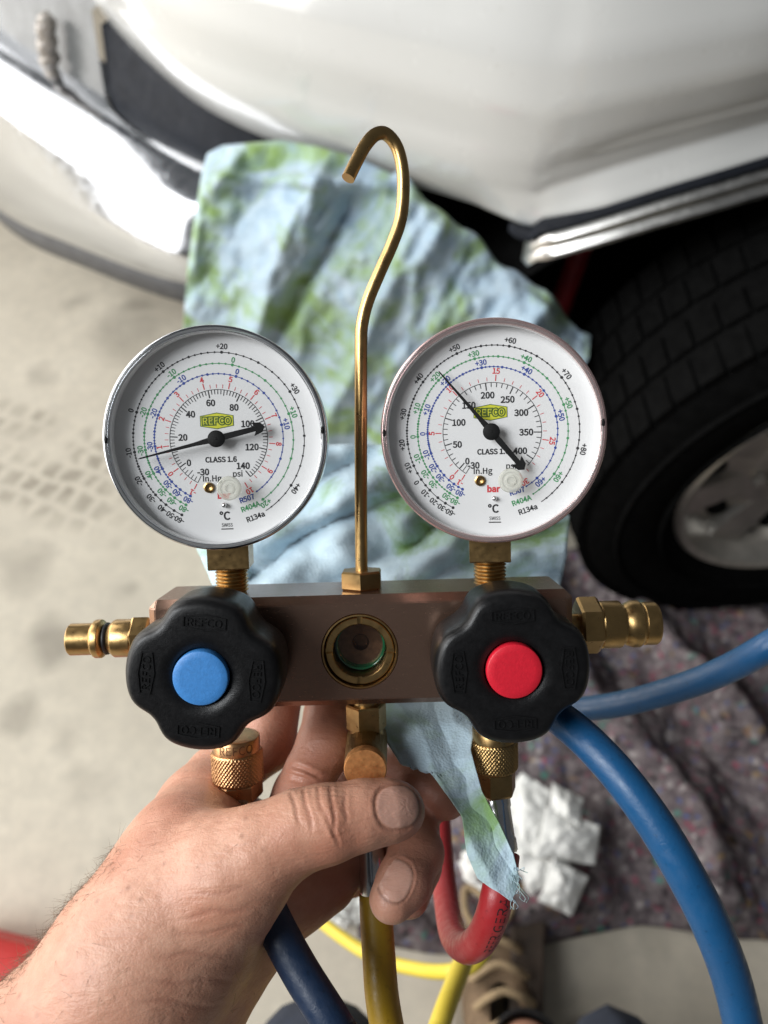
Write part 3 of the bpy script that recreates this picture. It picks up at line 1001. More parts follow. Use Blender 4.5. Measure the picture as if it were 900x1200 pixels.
def put(mb, name, mat, parent=None, auto=None, smooth=True, matrix=None):
    """build a part whose coordinates are millimetres in the manifold (or part) frame"""
    mb.V = [v * 0.001 for v in mb.V]
    return mb.build(name, mat, parent or man, smooth, matrix, auto)


def cyl_along(axis):
    return {'z': Matrix(), 'x': RY(90), '-x': RY(-90), 'y': RX(-90), '-y': RX(90)}[axis]


# --- block
bm = bmesh.new()
bmesh.ops.create_cube(bm, size=1.0, matrix=T(0, 1.25, -15.5) @ Matrix.Diagonal((144.8, 38.5, 31, 1)))
bmesh.ops.bevel(bm, geom=list(bm.edges), offset=2.7, segments=1, affect='EDGES')
bmesh.ops.bevel(bm, geom=list(bm.edges), offset=0.25, segments=2, affect='EDGES')
for v in bm.verts: v.co *= 0.001
me = bpy.data.meshes.new('block'); bm.to_mesh(me); bm.free()
block = bpy.data.objects.new('block', me); COL.objects.link(block)
SG = (-0.7, 1.3)
cv, cf = lathe_vf([(13.2, -16), (13.2, 6)], 72)
cut = mesh('cutter', [(Vector(v) + Vector((SG[0], SG[1], 0))) * 0.001 for v in cv], cf, None)
bo = block.modifiers.new('b', 'BOOLEAN'); bo.object = cut; bo.operation = 'DIFFERENCE'; bo.solver = 'EXACT'
dg = bpy.context.evaluated_depsgraph_get(); dg.update()
me2 = bpy.data.meshes.new_from_object(block.evaluated_get(dg))
block.modifiers.clear(); block.data = me2
bpy.data.objects.remove(cut)
me2.materials.clear(); me2.materials.append(M['bronze'])
block.parent = man

# --- sight glass
sgx = T(SG[0], SG[1], 0)
mb = MB()
mb.add(*lathe_vf([(13.1, -14), (13.1, -0.6), (12.8, 0.15), (12.3, 0.2), (12.0, -1.8), (12.0, -14)], 72, False, False), sgx)
sight = put(mb, 'sight_glass', M['brass'], auto=30)
mb = MB()
for k in range(4):
    a0, a1 = R(90 * k + 97), R(90 * k + 97 + 81)
    nseg = 22
    Vv, Ff = [], []
    for i in range(nseg + 1):
        a = a0 + (a1 - a0) * i / nseg
        for r, z in ((9.2, -6), (9.2, -1.0), (9.5, -0.7), (11.4, -0.7), (11.7, -1.0), (11.7, -6)):
            Vv.append((r * math.cos(a), r * math.sin(a), z))
    for i in range(nseg):
        for j in range(5):
            Ff.append((i * 6 + j, i * 6 + j + 1, i * 6 + 7 + j, i * 6 + 6 + j))
    Ff.append(tuple(range(6))); Ff.append(tuple(reversed(range(nseg * 6, nseg * 6 + 6))))
    mb.add(Vv, Ff, sgx @ RZ(-4))
mb.add(*lathe_vf([(9.25, -13), (9.25, -1.9), (11.75, -1.9)], 64, False, False), sgx)
put(mb, 'slotted_ring', M['brass'], sight, auto=30)
mb = MB()
mb.add(*lathe_vf([(9.2, -13.5), (9.0, -9), (8.4, -7.4), (7.9, -9.0), (7.7, -13.5)], 64, False, False), sgx)
put(mb, 'green_seal', M['green_fluid'], sight)
mb = MB()
mb.add(*lathe_vf([(9.2, -13.6), (7.8, -12.0), (3.0, -12.6), (2.6, -13.2), (2.5, -15.9), (0.01, -15.9)], 48, False, False), sgx)
put(mb, 'indicator_seat', M['brass_dark'], sight, auto=40)
mb = MB()
mb.add(*lathe_vf([(9.2, -5.5), (0.01, -5.5)], 48, False, False), sgx)
put(mb, 'glass', M['lens'], sight)


# --- text helper on a plane in millimetres
def txt(mb, body, x, y, size, rot=0.0, z=0.0, bold=0.016, sx=1.0):
    V, F = text_vf(body, bold)
    mb.add(V, F, T(x, y, z) @ RZ(rot) @ Matrix.Diagonal((size * sx, size, 1, 1)))


def extrude_faces(V, F, h):
    """flat faces -> raised solid (top and walls)"""
    from collections import Counter
    n = len(V)
    VV = [Vector((v.x, v.y, v.z)) for v in V] + [Vector((v.x, v.y, v.z + h)) for v in V]
    FF = [tuple(i + n for i in f) for f in F]
    cnt = Counter()
    for f in F:
        for a, b in zip(f, f[1:] + f[:1]): cnt[(a, b)] += 1
    for (a, b) in list(cnt):
        if (b, a) not in cnt: FF.append((a, b, b + n, a + n))
    return VV, FF


def hex_outline(w, h, pt, t):
    """frame shaped like a flat hexagon: width w, side height h, points pt above; stroke t"""
    o = [(-w, -h), (0, -h - pt), (w, -h), (w, h), (0, h + pt), (-w, h)]
    i = [(-w + t, -h + t * .8), (0, -h - pt + t), (w - t, -h + t * .8), (w - t, h - t * .8), (0, h + pt - t), (-w + t, h - t * .8)]
    V = [Vector((*p, 0)) for p in o + i]
    F = [(k, (k + 1) % 6, 6 + (k + 1) % 6, 6 + k) for k in range(6)]
    return V, F


# --- knobs
def knob(x, y, rot, btn, tag):
    k = empty('valve_knob', parent=man, mat=T(x * .001, y * .001, 0))
    k['label'] = tag
    n = 200
    rings = [(0.30, 2.0), (0.72, 3.0), (0.93, 4.2), (0.985, 6.0), (1.0, 9.0), (1.0, 20.5), (0.995, 22.6), (0.98, 24.3), (0.955, 25.5), (0.92, 26.3), (0.875, 26.65), (0.80, 26.8), (0.55, 26.8), (0.385, 26.7), (0.37, 26.2), (0.365, 25.0), (0.0, 25.0)]
    V, F = [], []
    for s, z in rings:
        for i in range(n):
            a = 2 * math.pi * i / n
            d = ((math.degrees(a) - 45 + 45) % 90) - 45
            notch = math.exp(-(abs(d) / 14.5) ** 2.3) * min(1, max(0, (s - 0.35) / 0.5))
            # notch sharper at the rim than in the face
            r = 24.4 * (1 - 0.128 * notch)
            V.append((s * r * math.cos(a), s * r * math.sin(a), z))
    for j in range(len(rings) - 1):
        for i in range(n):
            q = (i + 1) % n
            F.append((j * n + i, j * n + q, (j + 1) * n + q, (j + 1) * n + i))
    mb = MB()
    mb.add(V, F, RZ(rot + 0.0))
    put(mb, 'grip', M['black_plastic'], k)
    mb = MB()
    for q in range(4):
        Mx = RZ(rot + 90 * q) @ T(0, 16.9, 26.6)
        if q == 2: Mx = RZ(rot + 180) @ T(0, 16.9, 26.6)
        V, F = hex_outline(6.6, 1.7, 1.0, 0.42)
        mb.add(*extrude_faces(V, F, 0.60), Mx)
        V, F = text_vf('REFCO', 0.0)
        V = [Vector((v.x * 3.4 * 1.05, v.y * 3.3, 0)) for v in V]
        mb.add(*extrude_faces(V, F, 0.55), Mx)
    put(mb, 'embossed_logo', M['black_plastic'], k, smooth=False)
    mb = MB()
    mb.add(*lathe_vf([(8.5, 24.8), (8.5, 27.8), (8.35, 28.3), (8.0, 28.5), (6, 28.6), (0.01, 28.6)], 64, False, False))
    put(mb, 'colour_cap', btn, k, auto=40)
    mb = MB()
    mb.add(*lathe_vf([(6.5, -2), (6.5, 3.5)], 32))
    put(mb, 'valve_stem', M['brass'], k, auto=40)
    return k


knob(-48.3, 2.1, -6.0, M['blue_button'], 'black four-lobed knob with a blue cap')
knob(47.2, 1.5, 0.5, M['red_button'], 'black four-lobed knob with a red cap')

# --- hook with its nut
mb = MB()
hk = [(0.3, 20.5, -14), (0.6, 40, -14), (1.6, 75, -14), (2.5, 104, -14), (3.1, 112.5, -14), (5.3, 120.5, -14), (9.6, 130, -14), (14.2, 139.5, -14), (17.4, 148, -14), (18.6, 158, -14), (18.2, 166, -14), (16.4, 172.0, -13.5), (13.0, 175.2, -12), (9.4, 174.2, -10), (6.0, 170, -8), (2.8, 164.0, -6), (0.2, 158.4, -4)]
mb.add(*tube_vf(spline(hk, 10), 2.2, 24))
hook = put(mb, 'hook', M['brass'], auto=60)
mb = MB()
mb.add(*hex_vf(13.6, 0, 6.6, 6, R(28), 0.5), T(0.3, 20.5, -14) @ RX(-90))
put(mb, 'hex_nut', M['brass_dull'], hook, auto=20)


# --- knurled collar: diamond relief
def knurl_vf(r0, h, z0, z1, k=40, n=240, m=26):
    V, F = [], []
    for j in range(m + 1):
        z = z0 + (z1 - z0) * j / m
        for i in range(n):
            th = 2 * math.pi * i / n
            u = k * th / (2 * math.pi) + (z - z0) * k / (2 * math.pi * r0) * 0.75
            w = k * th / (2 * math.pi) - (z - z0) * k / (2 * math.pi * r0) * 0.75
            t = min(abs((u % 1) * 2 - 1), abs((w % 1) * 2 - 1))
            e = min(1, j / 1.5, (m - j) / 1.5)
            r = r0 - h * 0.3 + h * min(1, t * 1.6) * e
            V.append((r * math.cos(th), r * math.sin(th), z))
    for j in range(m):
        for i in range(n):
            q = (i + 1) % n
            F.append((j * n + i, j * n + q, (j + 1) * n + q, (j + 1) * n + i))
    return V, F


def wrap_text(body, r, size, a_c, z_c, h=0.05, flip=1):
    """text wrapped round a cylinder along z; a_c: centre angle"""
    V, F = text_vf(body, 0.0)
    VV = []
    for v in V:
        a = a_c + v.x * size / r * flip
        VV.append(Vector(((r + h) * math.cos(a), (r + h) * math.sin(a), z_c + v.y * size)))
    return VV, F


# --- bottom ports
def port(x, z, y0, rk, label, ktop, kbot, hbot, mat, text=None):
    p = empty('hose_fitting', parent=man, mat=T(x * .001, 0, z * .001) @ RX(-90))   # local z = up
    mb = MB()
    prof = [(5.2, ktop - 1), (5.2, y0)]
    mb.add(*lathe_vf([(6.6, y0 - 7.5), (6.6, y0 - 4.5), (5.2, y0 - 4.0), (5.2, y0)], 40))
    put(mb, 'nipple', M['brass_dull'], p, auto=40)
    mb = MB()
    mb.add(*lathe_vf([(rk - 2.5, ktop + 5.4), (rk - 0.7, ktop + 5.2), (rk - 0.45, ktop + 4.9), (rk - 0.45, ktop), (rk - 2.5, ktop)], 64, True, True))
    put(mb, 'plain_collar', mat, p, auto=40)
    mb = MB()
    mb.add(*knurl_vf(rk, 0.75, kbot, ktop, 44))
    mb.add(*lathe_vf([(rk - 3, kbot), (rk - .3, kbot)], 64, False, False)); mb.add(*lathe_vf([(rk - .3, ktop), (rk - 3, ktop)], 64, False, False))
    put(mb, 'knurled_collar', mat, p)
    mb = MB()
    mb.add(*hex_vf(rk * 1.72, hbot, kbot + .2, 6, R(12), 0.6))
    put(mb, 'hex_collar', mat, p, auto=20)
    if text:
        mb = MB()
        mb.add(*wrap_text(text, rk - 0.45, 4.2, R(-80), ktop + 2.6))
        put(mb, 'stamped_letters', M['brass_dark'], p, smooth=False)
    return p


port(-46.9, -14, -18, 8.9, '', -37.5, -48.6, -55.2, M['brass_red'], 'REFCO')
port(46.4, -14, -18, 8.2, '', -36.5, -47.0, -56.0, M['brass_dull'])

# --- centre port with knurled cap facing forwards
cp = empty('centre_port', parent=man, mat=T(0.0006, 0, -0.010))
mb = MB()
mb.add(*hex_vf(12.4, -29.5, -20.2, 6, R(10), 0.5), RX(-90))
mb.add(*lathe_vf([(4.6, -22), (4.6, -17.9)], 32), RX(-90))
put(mb, 'hex_body', M['brass_dull'], cp, auto=20)
mb = MB()
mb.add(*lathe_vf([(5.4, -52), (5.4, -44), (6.2, -43.5), (6.2, -29)], 40), RX(-90))
put(mb, 'lower_stem', M['brass_dull'], cp, auto=40)
mb = MB()
mb.add(*knurl_vf(7.0, 0.5, -8, 18.6, 38, 200, 34))
put(mb, 'knurled_cap', M['brass_dull'], cp, matrix=T(-.0002, -.0350, 0))
mb = MB()
mb.add(*lathe_vf([(6.9, 18.4), (7.1, 18.9), (7.1, 21.6), (6.75, 22.3), (0.01, 22.35)], 48, False, False))
put(mb, 'cap_face', M['brass_face'], cp, auto=40, matrix=T(-.0002, -.0350, 0))

# --- side couplers
def coupler(side, prof, hexaf, h0, h1):
    p = empty('side_coupler', parent=man, mat=T(side * .0724, .0045, -.0155) @ (RY(90) if side > 0 else RY(-90)))
    mb = MB(); mb.add(*lathe_vf([(4.2, -0.5), (4.2, h0 + .5)], 40)); put(mb, 'neck', M['brass_dull'], p, auto=40)
    mb = MB(); mb.add(*hex_vf(hexaf, h0, h1, 6, R(20), 0.55)); put(mb, 'hex_collar', M['brass'], p, auto=20)
    mb = MB(); mb.add(*lathe_vf(prof, 64)); put(mb, 'coupler_body', M['brass'], p, auto=28)
    return p


cL = coupler(-1, [(6.5, 9.5), (6.8, 10), (6.8, 16.2), (6.5, 16.8), (5.0, 18.6), (5.0, 20.2), (6.6, 21.0), (6.9, 21.4), (6.9, 23.2), (6.6, 23.8), (5.7, 24.6), (5.7, 32.4), (5.3, 32.9), (3.6, 33.0), (3.4, 28)], 13.6, 3.4, 10.0)
mb = MB(); mb.add(*lathe_vf([(5.0, 18.5), (5.7, 19.0), (5.8, 19.6), (5.0, 20.3)], 48, False, False)); put(mb, 'oil_ring', M['rubber'], cL)
cR = coupler(1, [(8.2, 12.5), (8.5, 13), (8.5, 19.6), (8.2, 20.2), (7.0, 20.4), (7.0, 21.4), (7.6, 22.2), (8.4, 24.2), (8.4, 26.6), (8.0, 27.2), (7.3, 27.4), (7.3, 28.0), (7.7, 28.4), (7.7, 32.6), (7.3, 33.3), (5.0, 33.4), (4.8, 28)], 17.6, 4.8, 12.6)


# --- gauges
def gauge(x, y, yaw, d, rimmat, casemat, tag):
    g = empty('pressure_gauge', parent=man, mat=T(x * .001, y * .001, .0035) @ RY(yaw))
    g['label'] = tag
    mb = MB()
    mb.add(*lathe_vf([(0.01, -24), (30, -24), (33, -22), (34.3, -19), (34.6, -3), (35.2, -2.6), (35.2, -0.8), (34.6, -0.5), (0.01, -0.5)], 120, False, False))
    put(mb, 'case', casemat, g, auto=40)
    mb = MB(); mb.add(*lathe_vf([(34.3, 0.0), (0.01, 0.0)], 120, False, False)); put(mb, 'dial', M['dial_white'], g)
    mb = MB(); mb.add(*lathe_vf([(34.3, 0.0), (34.0, 0.8), (33.9, 4.8), (34.4, 5.0)], 120, False, False)); put(mb, 'dial_wall', M['dial_wall'], g)
    mb = MB()
    mb.add(*lathe_vf([(35.5, -1.5), (35.75, -1.0), (35.75, 4.4), (35.55, 5.6), (35.2, 6.4), (34.7, 6.8), (34.2, 6.7), (33.9, 6.2), (33.7, 5.4)], 144, False, False))
    put(mb, 'bezel', rimmat, g)
    mb = MB()
    for rr, zz in ((35.2, 6.3), (34.1, 6.5), (35.5, -1.4)):
        mb.add(*tube_vf([(rr * math.cos(a), rr * math.sin(a), zz) for a in np.linspace(0, 2 * math.pi, 121)], 0.16, 6))
    mb.add(*lathe_vf([(35.05, 6.85), (35.5, 6.7), (35.85, 6.0), (35.95, 4.6), (35.95, -1.4), (35.5, -1.9)], 144, False, False))
    put(mb, 'bezel_edge', M['steel_case'] if casemat is M['steel_case'] else M['pink_rim'], g)
    mb = MB(); mb.add(*lathe_vf([(33.8, 5.4), (0.01, 5.4)], 96, False, False)); put(mb, 'lens', M['lens'], g)
    for s in (-1, 1):
        mb = MB()
        mb.add(*lathe_vf([(1.0, 0), (1.25, .3), (1.25, 1.6), (1.0, 2.0)], 12), T(s * 34.6, 1.2 + .6 * s, 4.85) @ Matrix.Diagonal((0.55, 1.1, 1, 1)))
        put(mb, 'bezel_slot', M['needle_black'], g)
    K, Rd, Gn, Bl = MB(), MB(), MB(), MB()
    Z = 0.06

    def pol(r, a): return (r * math.sin(R(a)), r * math.cos(R(a)))

    def tick(mb, r0, r1, a, w):
        x0, y0 = pol(r0, a); x1, y1 = pol(r1, a)
        dx, dy = math.cos(R(a)) * w / 2, -math.sin(R(a)) * w / 2
        mb.add([(x0 - dx, y0 - dy, Z), (x0 + dx, y0 + dy, Z), (x1 + dx, y1 + dy, Z), (x1 - dx, y1 - dy, Z)], [(0, 1, 2, 3)])

    def arc(mb, r, a0, a1, w, z=Z):
        n = 90; V = []
        for i in range(n + 1):
            a = a0 + (a1 - a0) * i / n
            for rr in (r - w / 2, r + w / 2): V.append((*pol(rr, a), z))
        mb.add(V, [(2 * i + 2, 2 * i + 3, 2 * i + 1, 2 * i) for i in range(n)])

    def dot(mb, r, a, rad):
        cx, cy = pol(r, a)
        mb.add([(cx + rad * math.cos(t * math.pi / 5), cy + rad * math.sin(t * math.pi / 5), Z + .01) for t in range(10)], [tuple(range(10))])

    # psi scale
    pa = lambda p: d['p0'] + d['pk'] * p
    arc(K, 16.0, pa(-14.7), pa(d['pmax']), 0.2)
    p = 0
    while p <= d['pmax'] + .01:
        big = abs(p / d['plab'] - round(p / d['plab'])) < 1e-6
        mid = abs(p / (d['plab'] / 2) - round(p / (d['plab'] / 2))) < 1e-6
        tick(K, 16.0, 16.0 - (2.5 if big else 1.9 if mid else 1.5), pa(p), 0.36 if big else 0.25)
        p += d['pstep']
    for q in (range(1, 7) if d['pk'] > 1 else (3, 6)):
        tick(K, 16.0, 16.0 - (2.5 if q in (6, 3) else 1.6), pa(-14.7 * q / 6), 0.2)
    for v, (lx, ly) in d['plabels'].items(): txt(K, v, lx, ly, 2.75, 0, Z, 0.014)
    # bar scale
    ba = lambda b: pa(14.504 * b)
    b = -1.0
    while b <= d['bmax'] + .01:
        big = abs(b / d['blab'] - round(b / d['blab'])) < 1e-6 or b == -1
        tick(Rd, 16.5, 18.5 if big else 17.7, ba(b), 0.32 if big else 0.19)
        if big: txt(Rd, '%d' % round(b), *pol(19.7, ba(b)), 2.35, -ba(b), Z, 0.012)
        b += d['bstep']
    # temperature scales
    for mbx, r, rl, key in ((K, 28.0, 29.9, 'black'), (Gn, 24.4, 26.0, 'green'), (Bl, 21.1, 22.7, 'blue')):
        L = d[key]; ks = sorted(L)
        arc(mbx, r, L[ks[0]], d['end'][key], 0.25)
        for i, t in enumerate(ks):
            dot(mbx, r, L[t], 0.5)
            lab = ('+%d' if t > 0 else '%d') % t
            txt(mbx, lab, *pol(rl, L[t]), 2.3, -L[t], Z, 0.012)
            if i + 1 < len(ks):
                t2 = ks[i + 1]; am = L[t2] - L[t]
                prev = L[ks[i - 1]] if i else L[t] - am * .8
                nd = 10 if am > 17 else 5 if am > 12 else 2 if am > 8 else 1
                for q in range(1, nd):
                    f = q / nd; cc = 0.12 * (f * (1 - f))      # slight bunching towards the low end
                    dot(mbx, r, L[t] + am * (f - cc), 0.44 if q * 2 == nd else 0.34)
        a_last, a_end = L[ks[-1]], d['end'][key]
        stp = (L[ks[-1]] - L[ks[-2]]) / 10
        a = a_last + stp; q = 1
        while a < a_end:
            dot(mbx, r, a, 0.42 if q == 5 else 0.3); a += stp; q += 1
    u = d['u']
    C0 = d['c']
    P = lambda px, py: ((px - C0[0]) * u, -(py - C0[1]) * u)
    txt(K, 'CLASS 1.6', *P(*d['class']), 2.3, 0, Z, 0.016)
    txt(K, 'In.Hg', *P(*d['inhg']), 2.6, 0, Z, 0.008)
    txt(K, 'psi', *P(*d['psi']), 2.6, 0, Z, 0.008)
    txt(Rd, 'bar', *P(*d['bar']), 2.7, 0, Z, 0.02)
    txt(K, '\u00b0C', *P(*d['degc']), 3.6, 0, Z, 0.012)
    sx, sy = P(*d['swiss'])
    txt(K, 'SWISS', sx, sy, 1.55, 0, Z, 0.004, 0.82)
    K.add([(sx - 2, sy - 1.5, Z), (sx + 2, sy - 1.5, Z), (sx + 2, sy - 1.15, Z), (sx - 2, sy - 1.15, Z)], [(0, 1, 2, 3)])
    txt(Bl, 'R507', *P(*d['r507']), 2.3, 17, Z, 0.012)
    txt(Gn, 'R404A', *P(*d['r404']), 2.3, 19, Z, 0.012)
    txt(K, 'R134a', *P(*d['r134']), 2.3, 19, Z, 0.012)
    # logo
    lx, ly = P(*d['logo'])
    Lg, Ly = MB(), MB()
    V, F = [Vector((q[0], q[1], 0)) for q in ((-5.5, -1.7), (0, -2.7), (5.5, -1.7), (5.5, 1.7), (0, 2.7), (-5.5, 1.7))], [(0, 1, 2, 3, 4, 5)]
    Lg.add(V, F, T(lx, ly, Z))
    V2 = [Vector((v.x * .95, v.y * .90, 0)) for v in V]
    Ly.add(V2, F, T(lx, ly, Z + .02))
    txt(Lg, 'REFCO', lx, ly, 3.1, 0, Z + .04, 0.05, 1.0)
    put(Lg, 'logo_green_print', M['logo_green'], g, smooth=False)
    put(Ly, 'logo_yellow_print', M['logo_yellow'], g, smooth=False)
    Lt = MB(); txt(Lt, 'REFCO', lx, ly, 3.1, 0, Z + .06, 0.0, 1.0)
    put(Lt, 'logo_letters', M['logo_yellow'], g, smooth=False)
    put(K, 'black_print', M['black_ink'], g, smooth=False)
    put(Rd, 'red_print', M['red_ink'], g, smooth=False)
    put(Gn, 'green_print', M['green_ink'], g, smooth=False)
    put(Bl, 'blue_print', M['blue_ink'], g, smooth=False)
    # needle
    mb = MB()
    Vn = [(-1.15, 0), (-0.62, 7), (-0.22, 25.5), (0, 26.2), (0.22, 25.5), (0.62, 7), (1.15, 0)]
    tail = [(1.0, -2), (0.85, -13.0), (2.2, -12.2), (1.6, -15.0), (0.0, -16.2), (-1.6, -15.0), (-2.2, -12.2), (-0.85, -13.0), (-1.0, -2)]
    Mx = RZ(-d['needle']) @ T(0, 0, 3.7)
    for poly in (Vn, tail[:2] + tail[7:], tail[1:3] + tail[3:8]):
        n = len(poly)
        VV = [Vector((a, b, 0)) for a, b in poly] + [Vector((a, b, 0.45)) for a, b in poly]
        FF = [tuple(range(n, 2 * n)), tuple(reversed(range(n)))] + [(i, (i + 1) % n, n + (i + 1) % n, n + i) for i in range(n)]
        mb.add(VV, FF, Mx)
    needle = put(mb, 'needle', M['needle_black'], g, smooth=False)
    mb = MB(); mb.add(*lathe_vf([(1.2, 0.1), (1.2, 3.4), (2.75, 3.5), (2.75, 4.25), (2.5, 4.45), (0.5, 4.5), (0.4, 4.62), (0.01, 4.65)], 40, False, False)); put(mb, 'needle_hub', M['needle_black'], g, auto=40)
    # screws on the dial
    bx, by = P(*d['brass'])
    mb = MB(); mb.add(*lathe_vf([(1.75, 0.05), (1.75, 0.6), (1.3, 0.75), (1.0, 0.2), (0.01, 0.0)], 28, False, False), T(bx, by, 0)); put(mb, 'brass_screw', M['brass'], g, auto=50)
    bx, by = P(*d['steel'])
    mb = MB(); mb.add(*lathe_vf([(0.8, 0.05), (0.8, 1.4), (0.55, 1.8), (0.01, 1.9)], 20, False, False), T(bx, by, 0)); put(mb, 'steel_pin', M['steel'], g, auto=50)
    bx, by = P(*d['clear'])
    mb = MB(); mb.add(*lathe_vf([(3.7, 4.9), (3.9, 5.4), (3.9, 6.6), (3.5, 7.1), (2.8, 7.1), (2.6, 6.6), (1.9, 6.6), (1.7, 7.0), (1.2, 7.0), (1.1, 6.4), (0.01, 6.3)], 48, False, False), T(bx, by, 0)); put(mb, 'reset_plug', M['screw_plastic'], g, auto=50)
    return g


DL = dict(p0=-124, pk=1.9, pmax=140, plab=20, pstep=2, bmax=10, blab=1, bstep=0.25, needle=-102.8, u=0.0876, c=(452, 451),
          plabels={}, end=dict(black=149, green=147.5, blue=147.5),
          black={-60: -151.5, -50: -145.6, -40: -138.9, -30: -129.3, -20: -116, -10: -97.3, 0: -70.4, 10: -37.4, 20: 4.5, 30: 58.4, 40: 124.5},
          green={-80: -151, -60: -140.8, -50: -131.4, -40: -116, -30: -97, -20: -69, -10: -33.7, 0: 13, 10: 72, 20: 146},
          blue={-80: -151, -60: -140.3, -50: -130, -40: -116, -30: -95, -20: -67, -10: -30, 0: 18, 10: 79})
DL.update({'class': (457, 528), 'inhg': (421, 598), 'psi': (517, 583), 'bar': (462, 663), 'degc': (462, 740), 'swiss': (469, 775), 'r507': (548, 677), 'r404': (560, 708), 'r134': (577, 747),
           'logo': (448, 384), 'brass': (408, 632), 'steel': (463, 699), 'clear': (496, 633)})
PL = {'0': (336, 537), '20': (318, 442), '40': (351, 357), '60': (428, 317), '80': (514, 336), '100': (563, 398), '120': (575, 485), '140': (539, 554), '-30': (388, 573)}
DL['plabels'] = {k: ((a - 452) * .0876, -(b - 451) * .0876) for k, (a, b) in PL.items()}
DR = dict(p0=-137.5, pk=0.6555, pmax=415, plab=50, pstep=10, bmax=30, blab=5, bstep=1, needle=-39.7, u=0.0846, c=(436, 472),
          end=dict(black=146, green=148, blue=149),
          black={-60: -152, -30: -146, -20: -139.6, -10: -132, 0: -122.7, 10: -112, 20: -96.7, 30: -77, 40: -52.5, 50: -22.9, 60: 12.4, 70: 53.4, 80: 102.5},
          green={-80: -151.5, -50: -144.5, -30: -131, -20: -121.5, -10: -108.5, 0: -92, 10: -71, 20: -44.5, 30: -12.2, 40: 26, 50: 70.7, 60: 125.5},
          blue={-80: -152, -50: -143, -30: -131, -20: -120.7, -10: -108, 0: -90, 10: -69.6, 20: -41, 30: -8, 40: 30.4, 50: 78, 60: 137})
DR.update({'class': (440, 548), 'inhg': (400, 622), 'psi': (508, 605), 'bar': (440, 693), 'degc': (438, 770), 'swiss': (443, 808), 'r507': (530, 703), 'r404': (547, 740), 'r134': (570, 775),
           'logo': (432, 397), 'brass': (388, 660), 'steel': (443, 730), 'clear': (506, 658)})
PR = {'0': (340, 583), '50': (302, 517), '100': (310, 432), '150': (350, 367), '200': (422, 331), '250': (498, 350), '300': (549, 402), '350': (567, 477), '400': (543, 548), '-30': (364, 600)}
DR['plabels'] = {k: ((a - 436) * .0846, -(b - 472) * .0846) for k, (a, b) in PR.items()}
gl_ = gauge(-44.5, 74.6, 0, DL, M['rim_clear'], M['steel_case'], 'silver-rimmed gauge over the blue knob')
gr_ = gauge(44.9, 74.4, -9.5, DR, M['rim_pink'], M['red_case'], 'pink-rimmed gauge over the red knob')
for gx, ry in ((-45.6, 3), (45.8, -6)):
    st = empty('gauge_stem', parent=man, mat=T(gx * .001, 0, -.013) @ RX(-90))
    mb = MB(); mb.add(*hex_vf(14.2, 29.6, 42, 4, R(45 + ry), 0.25)); put(mb, 'square_boss', M['brass_dull'], st, auto=20)
    mb = MB()
    pf = [(5.0, 20.0)]
    for k in range(7): pf += [(5.0, 21.0 + k * 1.28), (5.75, 21.55 + k * 1.28), (5.75, 21.75 + k * 1.28)]
    pf += [(5.0, 30.0)]
    mb.add(*lathe_vf(pf, 48)); put(mb, 'thread', M['brass'], st, auto=25)


# ================================================================== HOSES (13-14.5 mm)
def ml(x, y, z): return MW @ (Vector((x, y, z)) * 0.001)


def hose(name, pts, rad, mat, label, crimp=None):
    P = spline([tuple(p) for p in pts], 16)
    e = empty(name, pts[0])
    props(e, label, 'hose')
    inv = Matrix.Translation(-Vector(pts[0]))
    mesh('tube', *tube_vf(P, rad, 28), mat, e, True, inv)
    if crimp:
        a, b, r = crimp
        mb = MB()
        d = (b - a)
        q = d.normalized().to_track_quat('Z', 'Y').to_matrix().to_4x4()
        L = d.length
        V, F = lathe_vf([(r * .75, 0), (r * .8, .001), (r, .002), (r, L * .25), (r * .93, L * .28), (r * .93, L * .75), (r, L * .78), (r, L - .001), (r * .9, L)], 40)
        mb.add(V, F, Matrix.Translation(a) @ q)
        o = mb.build('crimp_sleeve', M['steel'], e, matrix=inv, auto=40)
    return e, P


# blue hose leaving the left fitting, down through the hand
HR = 0.0057
a = ml(-46.9, -55, -14); b = at(286, 975, 0.268)
h_, _ = hose('blue_hose', [b, at(294, 1010, 0.262), at(316, 1070, 0.254), at(350, 1135, 0.247), at(396, 1210, 0.240), at(450, 1310, 0.240), (-0.02, -0.07, 0.60), (-0.06, -0.14, 0.15), (-0.16, -0.20, 0.008), (-0.45, -0.26, 0.008)], HR + .0004, M['shaded_blue_hose'], 'blue hose with shade put into its colour, running down through the palm from the left fitting', (a, b, 0.0055))
# blue loop on the right: off the floor, behind the block and knob, down again
h_, _ = hose('blue_hose', [(0.95, 0.10, 0.03), (0.62, 0.16, 0.30), (0.36, 0.18, 0.74), at(1010, 690, 0.300), at(910, 752, 0.305), at(850, 785, 0.322), at(790, 808, 0.340), at(715, 827, 0.365), at(640, 832, 0.392), at(566, 822, 0.412), at(520, 800, 0.405), at(512, 782, 0.375), at(550, 788, 0.335), at(610, 813, 0.295),
              at(662, 846, 0.262), at(712, 893, 0.246), at(762, 957, 0.237), at(806, 1030, 0.232), at(838, 1095, 0.232), at(862, 1165, 0.235), at(878, 1250, 0.238), at(880, 1340, 0.245), (0.13, -0.06, 0.62), (0.18, -0.12, 0.18), (0.30, -0.18, 0.008), (0.60, -0.25, 0.008)], HR + .0002, M['blue_hose'], 'bright blue hose looping behind the red-capped knob and out of the right edge')
